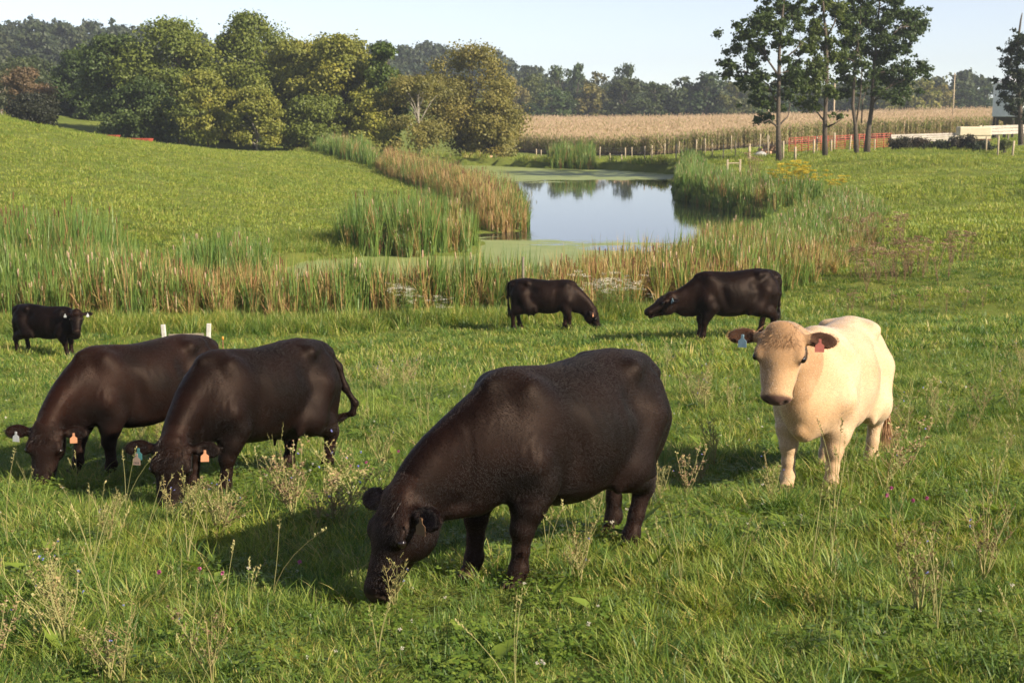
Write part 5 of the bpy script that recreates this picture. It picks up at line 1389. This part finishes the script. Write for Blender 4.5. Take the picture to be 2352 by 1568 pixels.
# ------------------------------------------------------------------ fences
M_POST = simple_mat('weathered_post', (0.26, 0.21, 0.14), (0.46, 0.38, 0.26), 9.0, 0.9, 0.5)
M_WIRE = simple_mat('fence_wire', (0.20, 0.19, 0.18), (0.35, 0.34, 0.32), 9.0, 0.5, 0.0, metal=0.6)
M_WHITE = simple_mat('chalky_white_paint', (0.34, 0.33, 0.29), (0.52, 0.50, 0.46), 12.0, 0.8, 0.3)
M_GREYWOOD = simple_mat('grey_rail', (0.10, 0.085, 0.06), (0.20, 0.17, 0.12), 12.0, 0.9, 0.5)
M_RED = simple_mat('red_paint', (0.28, 0.05, 0.03), (0.42, 0.085, 0.05), 6.0, 0.6, 0.2)
M_RUSTY = simple_mat('rust', (0.12, 0.05, 0.03), (0.25, 0.10, 0.05), 14.0, 0.9, 0.4)
M_CONC = simple_mat('pale_concrete', (0.30, 0.27, 0.23), (0.46, 0.42, 0.37), 2.5, 0.85, 0.4)
M_ALU = simple_mat('white_steel', (0.62, 0.64, 0.66), (0.80, 0.82, 0.84), 1.2, 0.45, 0.05)
M_TANK = simple_mat('cream_plastic', (0.44, 0.38, 0.26), (0.54, 0.48, 0.34), 3.0, 0.5, 0.1)
M_TYRE = simple_mat('black_rubber', (0.012, 0.012, 0.012), (0.03, 0.03, 0.03), 9.0, 0.9, 0.3)
M_WOOD = simple_mat('cut_wood', (0.30, 0.17, 0.09), (0.55, 0.36, 0.22), 4.0, 0.9, 0.4)
M_STONE = simple_mat('grey_stone', (0.22, 0.22, 0.22), (0.42, 0.42, 0.40), 5.0, 0.9, 0.5)
M_DARK = simple_mat('dark_timber', (0.035, 0.028, 0.022), (0.09, 0.07, 0.055), 8.0, 0.9, 0.5)

def ground_pt(x, d): 
    X = ray(x, 300)[0] * d
    return np.array((X, d, hz(X, d)))
def wire_fence(label, posts, wires=(0.45, 0.85, 1.15), radius=0.065):
    """posts: (x px, distance, height)"""
    b = ground_pt(*posts[0][:2]); root = empty('wire_fence', tuple(b)); tag(root, label, 'fence')
    tops = []
    r = random.Random(len(posts))
    for x_, d, h in posts:
        p = ground_pt(x_, d) - b; lx, ly = r.gauss(0, 0.035) * h, r.gauss(0, 0.035) * h
        MB().tube([tuple(p + np.array((0, 0, -0.3))), tuple(p + np.array((lx * 0.5, ly * 0.5, h * 0.5))), tuple(p + np.array((lx, ly, h)))], [radius * r.uniform(0.8, 1.2)] * 3, 7).build('post', M_POST, root, True)
        tops.append((p, h))
    for w in wires:
        MB().tube([tuple(p + np.array((0, 0, w * h / 1.3))) for p, h in tops], 0.006, 4).build('wire', M_WIRE, root)
    return root
def fx(cx_): return (2000 + cx_ * 1100 / 2352) * 0.5742
wire_fence('wire fence on pale posts along the corn field edge', [(1156, 181, 1.0), (1243, 178, 1.0), (fx(310), 176, 1.1), (fx(855), 172, 1.5), (fx(1075), 173, 1.3), (fx(1130), 173, 1.3), (fx(1300), 172, 1.4), (fx(1410), 171, 1.5), (fx(1530), 170, 1.6), (fx(1680), 168, 1.7), (fx(1760), 166, 1.8), (fx(1985), 163, 1.9), (fx(2225), 160, 1.9)])
wire_fence('nearer wire fence on leaning pale posts beside the pond', [(fx(945), 160, 0.9), (fx(1045), 158, 0.8), (fx(1240), 152, 1.5), (fx(1303), 150, 1.3), (fx(1508), 146, 1.7), (fx(1592), 143, 1.3), (fx(1822), 139, 1.8), (fx(1912), 132, 1.5), (fx(2018), 146, 1.7), (fx(2145), 128, 1.5), (fx(2300), 136, 2.0)])
def qx(cx_): return 1636.5 + 0.304 * cx_
wire_fence('wire fence on thick pale posts in front of the red panels', [(qx(285), 127, 1.3), (qx(425), 137, 2.0), (qx(540), 128, 1.6), (qx(632), 126, 1.2), (qx(770), 134, 1.3), (qx(795), 141, 1.8), (qx(902), 138, 1.2), (qx(925), 144, 1.9), (qx(1038), 139, 1.6), (qx(1230), 141, 1.2)], (0.5, 0.95), 0.085)
wire_fence('short run of fence posts at the far right of the yard', [(qx(2075), 138, 1.5), (qx(2165), 132, 1.9), (qx(2275), 131, 1.5), (qx(2420), 131, 1.5)], (0.5, 0.95), 0.09)

def brace(name, label, xa, xb, d, h, mat, rail, w=0.12, tilt=0.0):
    a, b = ground_pt(xa, d), ground_pt(xb, d + 0.1); c = (a + b) / 2
    root = empty(name, tuple(c)); tag(root, label, 'fence')
    for q, s_ in ((a, -1), (b, 1)):
        p = q - c; lean = tilt * s_
        mb = MB(); R_ = Matrix.Rotation(lean, 3, 'Y'); mb.box(tuple(p + np.array((lean * h * 0.5, 0, h / 2 - 0.15))), (w, w, h + 0.3), R_)
        o = mb.build('post', mat, root)
        bv = o.modifiers.new('bevel', 'BEVEL'); bv.width = 0.012; bv.segments = 2
    p, q = a - c, b - c
    MB().tube([tuple(p + np.array((w * 0.5, 0, h * 0.74))), tuple(q + np.array((-w * 0.5, 0, h * 0.74)))], 0.045, 8).build('rail', rail, root)
    return root
brace('post_and_rail', 'two white posts joined by a grey rail behind the left cows', 364, 457, 28.6, 0.92, M_WHITE, M_GREYWOOD, 0.085, 0.06)
brace('post_and_rail', 'small wooden rail brace standing on the meadow right of the pond', 1673, 1702, 116, 1.15, M_POST, M_POST, 0.15, 0.0)
def stake(name, label, x_, d, h, rad, mat, lean=(0, 0), cap=None):
    p = ground_pt(x_, d); root = empty(name, tuple(p)); tag(root, label, 'post')
    MB().tube([(0, 0, -0.25), (lean[0] * 0.5, lean[1] * 0.5, h * 0.5), (lean[0], lean[1], h)], [rad, rad, rad * 0.9], 8).build('shaft', mat, root, True)
    if cap: MB().tube([(lean[0], lean[1], h - 0.03), (lean[0], lean[1], h + 0.035)], [rad * 2.2, rad * 1.7], 8).build('insulator', cap, root, True)
    return root
stake('fence_post', 'single grey post in the reeds behind the grazing pond cow', 1202, 40.2, 1.75, 0.04, M_GREYWOOD)
stake('fence_stake', 'thin brown stake leaning beside the tail of the pond cow', 1168, 37.0, 0.75, 0.022, M_RUSTY, (0.35, 0))
stake('fence_stake', 'thin rusty stake with orange insulator near the white rail posts', 496, 28.5, 0.62, 0.011, M_RUSTY, (0, 0), simple_mat('orange_insulator', (0.5, 0.2, 0.02), (0.6, 0.27, 0.03), 9.0, 0.4, 0))

def panel(label, xa, da, xb, db, h=1.55, bars=7, up=4, mat=None, name='corral_panel', group='red corral panels'):
    a, b = ground_pt(xa, da), ground_pt(xb, db); c = (a + b) / 2; root = empty(name, tuple(c)); tag(root, label, 'gate', group)
    a, b = a - c, b - c; m_ = mat or M_RED
    for i in range(bars):
        z = 0.25 + (h - 0.25) * i / (bars - 1); MB().tube([tuple(a + np.array((0, 0, z))), tuple(b + np.array((0, 0, z)))], 0.032, 6).build('bar', m_, root, True)
    for i in range(up):
        p = a + (b - a) * i / (up - 1); MB().tube([tuple(p + np.array((0, -0.03, 0.02))), tuple(p + np.array((0, -0.03, h + 0.06)))], 0.042, 6).build('upright', m_, root, True)
for i, (xa, xb, w) in enumerate(((580, 725, 'leftmost'), (728, 870, 'second'), (873, 1070, 'third'), (1074, 1185, 'fourth'), (1188, 1350, 'rightmost'))):
    panel('%s red tube corral panel behind the tall meadow trees' % w, qx(xa), 147, qx(xb), 148.5 + i * 0.4)
# red equipment half hidden by the left hill crest
def red_hulk(label, x0, x1, d, h, seed):
    a, b = ground_pt(x0, d), ground_pt(x1, d); c = (a + b) / 2; root = empty('feed_wagon', tuple(c)); tag(root, label, 'wagon', 'red feed wagons'); L = b[0] - a[0]
    mb = MB(); hw = 0.9; z0, z1 = 0.75, h
    v = [(-L / 2, -hw * 0.7, z0), (L / 2, -hw * 0.7, z0), (L / 2, hw * 0.7, z0), (-L / 2, hw * 0.7, z0), (-L / 2 - 0.15, -hw, z1), (L / 2 + 0.15, -hw, z1), (L / 2 + 0.15, hw, z1), (-L / 2 - 0.15, hw, z1)]
    mesh_obj('wagon_box', v, [(0, 3, 2, 1), (0, 1, 5, 4), (1, 2, 6, 5), (2, 3, 7, 6), (3, 0, 4, 7)], M_RED, root, False)
    for i in range(6):
        x_ = -L / 2 + L * i / 5; MB().box((x_, -hw * 0.87, (z0 + z1) / 2), (0.09, 0.14, z1 - z0 - 0.02), Matrix.Rotation(0.22, 3, 'X')).build('stiffener', M_RED, root)
    for sx in (-1, 1):
        for sy in (-1, 1):
            w_ = MB().tube([(sx * L * 0.32, sy * 0.75 - 0.1, 0.42), (sx * L * 0.32, sy * 0.75 + 0.1, 0.42)], 0.42, 16).build('wheel', M_TYRE, root, True)
red_hulk('low red feed wagon at the left, half hidden by the hill crest', 228, 268, 152, 1.25, 1)
red_hulk('taller red feed wagon at the grove edge behind the hill crest', 284, 344, 152, 1.4, 2)

# white boards, tank trailer, bin, poles at the farmyard
def board_run(label, xa, da, xb, db, h, z0=0.35, n=4):
    a, b = ground_pt(xa, da), ground_pt(xb, db); c = (a + b) / 2; root = empty('board_fence', tuple(c)); tag(root, label, 'fence'); a, b = a - c, b - c
    ang = math.atan2(b[1] - a[1], b[0] - a[0]); R_ = Matrix.Rotation(ang, 3, 'Z'); L = math.hypot(b[0] - a[0], b[1] - a[1]); tilt = Matrix.Rotation(-math.atan2(b[2] - a[2], L), 3, 'Y')
    bh = (h - z0) / n
    for i in range(n):
        MB().box((0, 0, z0 + bh * (i + 0.5)), (L, 0.06, bh - 0.04), R_ @ tilt).build('board', M_CONC, root)
    k = max(3, int(L / 2.6))
    for i in range(k):
        p = a + (b - a) * i / (k - 1); MB().box((p[0] + 0.12 * math.sin(ang), p[1] + 0.12 * math.cos(ang) * 1.0, p[2] + h / 2 - 0.05), (0.14, 0.14, h + 0.15), R_).build('post', M_GREYWOOD, root)
board_run('long pale board fence behind the dark bushes at right', qx(1350), 150, qx(1900), 153, 1.45, 0.55)
board_run('pale board fence sloping up towards the white bin', qx(2045), 156, qx(2420), 160, 2.0, 1.0, 3)
p0 = ground_pt(qx(1975), 149); root = empty('tank_trailer', tuple(p0)); tag(root, 'cream water tank on a small trailer in front of the board fence', 'trailer')
tk = MB(); tk.box((0, 0, 1.75), (3.4 * 0.98, 1.3, 0.95)); tko = tk.build('tank', M_TANK, root); bv = tko.modifiers.new('bevel', 'BEVEL'); bv.width = 0.12; bv.segments = 3
tk2 = MB(); tk2.box((0.15, 0, 1.12), (2.9, 1.15, 0.28)); tk2.build('tank_cradle', M_TANK, root)
MB().box((0, 0, 0.88), (3.4, 1.0, 0.14)).build('chassis', M_RUSTY, root)
for sx in (-1.1, 1.1):
    for sy in (-0.6, 0.6): MB().tube([(sx, sy - 0.12, 0.45), (sx, sy + 0.12, 0.45)], 0.45, 18).build('wheel', M_TYRE, root, True)
MB().tube([(0.6, 0, 2.22), (0.6, 0, 2.32)], 0.22, 14).build('filler_cap', M_TANK, root, True)

# white grain bin raised on legs
pb = ground_pt(2338, 176); rb = 3.1; root = empty('grain_bin', tuple(pb)); tag(root, 'white steel grain bin raised on dark legs at the right edge', 'bin')
zb, zt, za = at(2300, 268, 176)[2] - pb[2], at(2300, 190, 176)[2] - pb[2], at(2300, 168, 176)[2] - pb[2]
mb = MB(); nring = 15; ns = 40; v = []; f = []
for i in range(nring * 2 + 1):
    z = zb + (zt - zb) * i / (nring * 2); r_ = rb + (0.025 if i % 2 else -0.025)
    v += [(r_ * math.cos(2 * math.pi * k / ns), r_ * math.sin(2 * math.pi * k / ns), z) for k in range(ns)]
for i in range(nring * 2):
    f += [(i * ns + k, i * ns + (k + 1) % ns, (i + 1) * ns + (k + 1) % ns, (i + 1) * ns + k) for k in range(ns)]
mesh_obj('wall', v, f, M_ALU, root, True)
v = [((rb + 0.1) * math.cos(2 * math.pi * k / ns), (rb + 0.1) * math.sin(2 * math.pi * k / ns), zt - 0.05) for k in range(ns)] + [(0.35 * math.cos(2 * math.pi * k / ns), 0.35 * math.sin(2 * math.pi * k / ns), za) for k in range(ns)]
mesh_obj('roof', v, [(k, (k + 1) % ns, ns + (k + 1) % ns, ns + k) for k in range(ns)] + [tuple(range(ns, 2 * ns))], M_ALU, root, False)
v = [((rb - 0.05) * math.cos(2 * math.pi * k / ns), (rb - 0.05) * math.sin(2 * math.pi * k / ns), zb + 0.02) for k in range(ns)] + [(0.3 * math.cos(2 * math.pi * k / ns), 0.3 * math.sin(2 * math.pi * k / ns), zb - 1.4) for k in range(ns)]
mesh_obj('hopper', v, [(k, ns + k, ns + (k + 1) % ns, (k + 1) % ns) for k in range(ns)], M_DARK, root, False)
for k in range(8):
    a = 2 * math.pi * (k + 0.3) / 8; MB().box((math.cos(a) * (rb - 0.2), math.sin(a) * (rb - 0.2), zb / 2 - 0.1), (0.26, 0.26, zb + 0.4), Matrix.Rotation(a, 3, 'Z')).build('leg', M_DARK, root)

def pole(label, x_, d, top_y, rad=0.15, arm=True):
    p = ground_pt(x_, d); h = at(x_, top_y, d)[2] - p[2]; root = empty('utility_pole', tuple(p)); tag(root, label, 'pole')
    MB().tube([(0, 0, -0.4), (0, 0, h)], [rad, rad * 0.7], 9).build('shaft', M_POST, root, True)
    if arm: MB().box((0, 0.12, h - 0.5), (0.1, 1.6, 0.12)).build('crossarm', M_POST, root)
pole('bare wooden utility pole standing in the corn field at right', 2187, 240, 168, 0.11)
pole('short grey pole seen between the tall tree trunks', qx(912), 235, 192, 0.17, False)
pole('thin grey pole behind the leftmost tall meadow tree', qx(420), 240, 225, 0.12, False)

# log heap, boulder, fallen branch, culvert
p0 = ground_pt(1768, 139); root = empty('log_heap', tuple(p0)); tag(root, 'heap of cut pale logs beside the leftmost tall tree', 'logs')
rl = random.Random(4)
for row, n_ in enumerate((7, 6, 4)):
    for i in range(n_):
        y_ = rl.uniform(-0.3, 0.3); x_ = (i - (n_ - 1) / 2) * 0.33 + rl.uniform(-0.05, 0.05); z_ = 0.18 + row * 0.29
        MB().tube([(x_, y_ - 0.7, z_ + 0.2), (x_ + rl.uniform(-0.08, 0.08), y_ + 0.7, z_ + 0.2)], [rl.uniform(0.14, 0.18)] * 2, 9).build('log', M_WOOD, root, True)
import bmesh
def lump(name, label, cat, loc, size, mat, seed):
    bm_ = bmesh.new(); bmesh.ops.create_icosphere(bm_, subdivisions=3, radius=1.0); r = np.random.default_rng(seed); off = r.uniform(0, 50)
    for v_ in bm_.verts:
        k_ = 1 + 0.22 * float(vnoise(np.array([v_.co.x + off + v_.co.z]), np.array([v_.co.y]), 0.7, 71)[0]); v_.co = Vector((v_.co.x * size[0] * k_, v_.co.y * size[1] * k_, max(-0.2, v_.co.z) * size[2] * k_))
    me = bpy.data.meshes.new(name); bm_.to_mesh(me); bm_.free(); me.materials.append(mat); me.polygons.foreach_set('use_smooth', [True] * len(me.polygons))
    o = link(name, me); o.location = loc; return tag(o, label, cat)
lump('boulder', 'pale grey boulder in the grass beside the log heap', 'rock', tuple(ground_pt(1748, 137)), (0.65, 0.5, 0.5), M_STONE, 1)
pc = at(1136, 376, 161.5); root = empty('culvert_pipe', (pc[0], pc[1], WATER_Z + 0.35)); tag(root, 'dark culvert pipe mouth in the far bank of the pond', 'pipe')
v = []; ns = 18
for r_, y_ in ((0.55, 1.5), (0.55, -0.6), (0.47, -0.6), (0.47, 1.4)): v += [(r_ * math.cos(6.2832 * k / ns), y_, r_ * math.sin(6.2832 * k / ns)) for k in range(ns)]
mesh_obj('pipe', v, [(j * ns + k, j * ns + (k + 1) % ns, (j + 1) * ns + (k + 1) % ns, (j + 1) * ns + k) for j in range(3) for k in range(ns)], M_DARK, root, True)
MB().tube([(-0.9, -0.2, 0.35), (-0.2, -0.35, 0.5)], [0.3, 0.22], 8).build('rubble', M_WOOD, root, True)
p0 = ground_pt(752, 160); mb = MB().tube([(-1.3, 0, 0.15), (-0.3, 0.1, 0.35), (0.6, 0, 0.75), (1.4, -0.1, 0.95)], [0.16, 0.14, 0.1, 0.05], 8); mb.tube([(0.3, 0, 0.6), (0.9, 0.4, 1.2)], [0.07, 0.03], 6)
o = mb.build('fallen_branch', M_BARK_PALE, None, True); o.location = tuple(p0); tag(o, 'bleached fallen branch at the far left end of the pond', 'branch')

# ------------------------------------------------------------------ shrubs and tall weeds
def shrub(label, x_, d, w, h, color, seed, n=2200, leaf=0.16, group='shrubs and tall weeds', name='shrub'):
    p = ground_pt(x_, d); rng = np.random.default_rng(seed)
    blobs = [(rng.normal(0, w * 0.4), rng.normal(0, w * 0.3), h * rng.uniform(0.2, 0.75), w * rng.uniform(0.25, 0.42)) for _ in range(14)]
    mb = MB()
    for b_ in blobs[:8]: mb.tube(limb_pts((rng.normal(0, 0.1), rng.normal(0, 0.1), 0), b_[:3], rng, 4, 0.05), [0.04, 0.03, 0.02, 0.01], 5)
    tm = bpy.data.meshes.new('stems'); tm.from_pydata(mb.v, [], mb.f); tm.materials.append(M_BARK)
    o = empty(name, tuple(p)); tag(o, label, 'shrub', group); link('stems', tm, o); c = link('foliage', crown_mesh(blobs, n, leaf, rng, 'foliage'), o); c.color = (*color, 1); tag(c, kind='stuff')
SH = 'dark bushes in front of the board fence'
shrub('dark bush left of the others before the board fence', qx(1420), 143, 1.6, 1.5, (0.045, 0.040, 0.022), 501, 2200, 0.18, SH)
shrub('reddish dark bush beneath the middle of the board fence', qx(1560), 143, 1.5, 1.2, (0.055, 0.038, 0.024), 502, 2000, 0.18, SH)
shrub('low dark bush left of the cream tank trailer', qx(1720), 142, 1.7, 1.0, (0.032, 0.042, 0.018), 503, 2000, 0.18, SH)
shrub('dark bush in front of the cream tank trailer', qx(1930), 141, 1.6, 1.7, (0.040, 0.034, 0.022), 504, 2400, 0.18, SH)
shrub('dark green bush right of the cream tank trailer', qx(2020), 140, 1.2, 1.2, (0.030, 0.045, 0.018), 505, 1800, 0.18, SH)
shrub('yellow green weedy bush among the right fence posts', qx(2210), 134, 0.9, 1.5, (0.10, 0.12, 0.03), 506, 1500, 0.18, SH)

def weed_clump(label, x_, d, n, spread, maker, cat='weeds', name='tall_weed', group='tall weeds round the pond', seed=1, sc=1.0):
    r = random.Random(seed); p = ground_pt(x_, d); root = empty(name, tuple(p)); tag(root, label, cat, group)
    for i in range(n):
        ox, oy = r.gauss(0, spread), r.gauss(0, spread); o = link('stem', maker[i % len(maker)], root)
        o.location = (ox, oy, hz(p[0] + ox, d + oy) - p[2]); o.rotation_euler = (0, 0, r.uniform(0, 6.28)); s_ = sc * r.uniform(0.75, 1.2); o.scale = (s_, s_, s_)
def umbel(seed, mats, h=1.3, size=0.03, nf=30, leafy=True):
    r = random.Random(seed); items = []
    for k in range(4):
        az = r.uniform(0, 6.28); le = r.uniform(0.05, 0.3); H = h * r.uniform(0.7, 1.0); e = Vector((math.cos(az) * le, math.sin(az) * le, H))
        items.append(('t', [Vector((0, 0, 0)), e * 0.5 + Vector((0, 0, 0.03)), e], [0.007, 0.005, 0.003], 0.3, 0))
        for j in range(nf): 
            c = e + Vector((r.gauss(0, 0.05), r.gauss(0, 0.07), r.uniform(-0.01, 0.035))); petals(items, c, 2, size, 1, r, 1.0)
        if leafy:
            for j in range(10):
                b_ = e * r.uniform(0.15, 0.85); a = r.uniform(0, 6.28); d_ = Vector((math.cos(a), math.sin(a), 0.2)) * r.uniform(0.06, 0.14); w_ = Vector((-math.sin(a), math.cos(a), 0)) * 0.018
                items.append(('q', [b_, b_ + d_ * 0.5 + w_, b_ + d_, b_ + d_ * 0.5 - w_], r.random(), 2))
    return tubes_mesh('umbel', items, mats)
boneset = [umbel(600 + k, [M_CLOVER, M_WHITE_FLOWER, M_REED], 1.15, 0.017, 20) for k in range(3)]
golden = [umbel(610 + k, [M_CLOVER, M_YELLOW, M_REED], 1.5, 0.045, 40) for k in range(3)]
rusty = [umbel(620 + k, [M_RUST, M_RUST, M_RUST], 1.1, 0.035, 22) for k in range(3)]
WF, GF, RF = 'white flowering weeds by the reeds', 'yellow goldenrod by the pond', 'rust coloured dry weeds on the right meadow'
weed_clump('white flowering weeds right behind the grazing pond cow head', 1378, 39.3, 16, 0.42, boneset, 'flowers', 'white_flower_clump', WF, 1)
weed_clump('white flowering weeds between the two pond cows', 1432, 39.2, 10, 0.32, boneset, 'flowers', 'white_flower_clump', WF, 2, 0.9)
weed_clump('white flowering weeds before the reeds, left of the pond cow', 935, 38.2, 9, 0.30, boneset, 'flowers', 'white_flower_clump', WF, 3, 0.85)
weed_clump('small white flowers in front of the brown reeds', 1005, 37.6, 6, 0.25, boneset, 'flowers', 'white_flower_clump', WF, 4, 0.6)
weed_clump('bright yellow goldenrod above the right reeds', 1828, 88, 26, 0.8, golden, 'flowers', 'goldenrod', GF, 5, 1.2)
weed_clump('thin yellow goldenrod at the right end of the reeds', 1905, 84, 9, 0.6, golden, 'flowers', 'goldenrod', GF, 6, 1.0)
weed_clump('largest patch of rust coloured weeds on the right meadow', 2085, 47, 34, 0.9, rusty, 'weeds', 'rusty_weed', RF, 7, 1.0)
weed_clump('rust coloured weeds at the bank behind the largest patch', 2030, 60, 14, 0.8, rusty, 'weeds', 'rusty_weed', RF, 8, 1.1)
weed_clump('lone rusty weed stalks right of the largest patch', 2225, 52, 7, 0.35, rusty, 'weeds', 'rusty_weed', RF, 9, 1.0)
weed_clump('rust coloured dock stalk near the meadow rail brace', 1737, 114, 5, 0.3, rusty, 'weeds', 'rusty_weed', RF, 10, 1.6)
weed_clump('pale tall grass and dry weeds below the rusty patch', 2060, 40, 14, 0.8, rusty, 'weeds', 'rusty_weed', RF, 11, 0.6)

# foreground flowers and stalks that can be picked out one by one
def clover_flower(seed):
    r = random.Random(seed); items = [('t', [Vector((0, 0, 0)), Vector((0.01, 0, 0.1)), Vector((0.015, 0.01, 0.2))], [0.002, 0.002, 0.0015], 0.3, 0)]
    petals(items, Vector((0.015, 0.01, 0.205)), 42, 0.017, 1, r, 0.4)
    for j in range(5):
        a = r.uniform(0, 6.28); b_ = Vector((0.008, 0, r.uniform(0.08, 0.19))); d_ = Vector((math.cos(a), math.sin(a), 0.3)) * 0.03; w_ = Vector((-math.sin(a), math.cos(a), 0)) * 0.011
        items.append(('q', [b_, b_ + d_ * 0.5 + w_, b_ + d_, b_ + d_ * 0.5 - w_], r.random(), 0))
    return items
PF = 'pink clover flowers in the pasture'
for i, (x_, y_, w) in enumerate(((362, 1365, 'leftmost pink clover in the dark left foreground grass'), (454, 1358, 'pale pink clover right of the leftmost one'), (507, 1369, 'deep pink clover third from left in the foreground'), (684, 1341, 'pink clover in the grass left of the largest cow head'),
        (2041, 1162, 'tallest pink clover below the cream cow tail'), (2090, 1194, 'double pink clover right of the tallest one'), (2122, 1188, 'rightmost pink clover in the grass'), (2031, 1180, 'small reddish clover left of the double one'),
        (838, 1090, 'pink clover behind the largest cow neck'), (912, 1062, 'purple thistle bloom behind the largest cow neck'), (803, 1098, 'small pink clover right of the curled tail cow'))):
    g = ground_hit(x_, y_ + 20); root = empty('clover_flower', g); tag(root, w, 'flower', PF)
    items = clover_flower(700 + i); st = [q for q in items if q[-1] == 0]; hd_ = [(*q[:-1], 0) for q in items if q[-1] == 1]
    link('stalk', tubes_mesh('stalk', st, [M_CLOVER]), root); link('flower_head', tubes_mesh('flower_head', hd_, [M_PINK]), root)
WD = 'wiry weeds standing in the foreground'
for i, (x_, y_, h, w, kind) in enumerate(((140, 1450, 0.62, 'tall wiry chicory standing at the lower left', 'c'), (432, 1215, 0.42, 'pale wiry weed in front of the curled tail cow face', 'c'), (505, 1220, 0.5, 'wiry weed crossing the curled tail cow chest', 'c'), (905, 1400, 0.34, 'wiry weed in front of the largest cow muzzle', 'c'),
        (250, 1250, 0.40, 'bushy wiry weed between the two left cow heads', 'c'), (640, 1130, 0.62, 'two tall seed stalks before the curled tail cow belly', 'g'), (2110, 1420, 0.5, 'dry reddish weed at the right of the foreground', 'r'), (1330, 1345, 0.4, 'wiry weed right of the largest cow front leg', 'c'),
        (420, 1470, 0.6, 'tall grass stalk left of centre in the foreground', 'g'), (880, 1080, 0.5, 'leafy wiry weed behind the largest cow neck', 'c'), (1640, 1075, 0.5, 'wiry weed patch left of the cream cow legs', 'c'), (1900, 1560, 0.55, 'drooping timothy stalk at the lower right', 'g'), (2260, 1330, 0.45, 'reddish weed near the right edge', 'r'))):
    g = ground_hit(x_, min(y_, 1640)); me = grass_stalk(800 + i, h, 0.14) if kind == 'g' else chicory(800 + i, h, 7, 2, kind == 'r')
    o = link('wiry_weed', me); o.location = g; tag(o, w, 'weed', WD)
# ------------------------------------------------------------------ evening haze
hm_, hnt, hb_, hout = mat_new('haze_air')
hnt.nodes.remove(hb_)
pv = hnt.nodes.new('ShaderNodeVolumePrincipled')
pv.inputs['Color'].default_value = (0.80, 0.88, 1.0, 1)
pv.inputs['Density'].default_value = 0.00028
pv.inputs['Anisotropy'].default_value = 0.2
hnt.links.new(pv.outputs[0], hout.inputs['Volume'])
hz_o = MB().box((0, 770, 24), (2900, 1720, 72)).build('haze', hm_)
tag(hz_o, 'thin pale evening haze filling the valley', 'haze', kind='stuff')
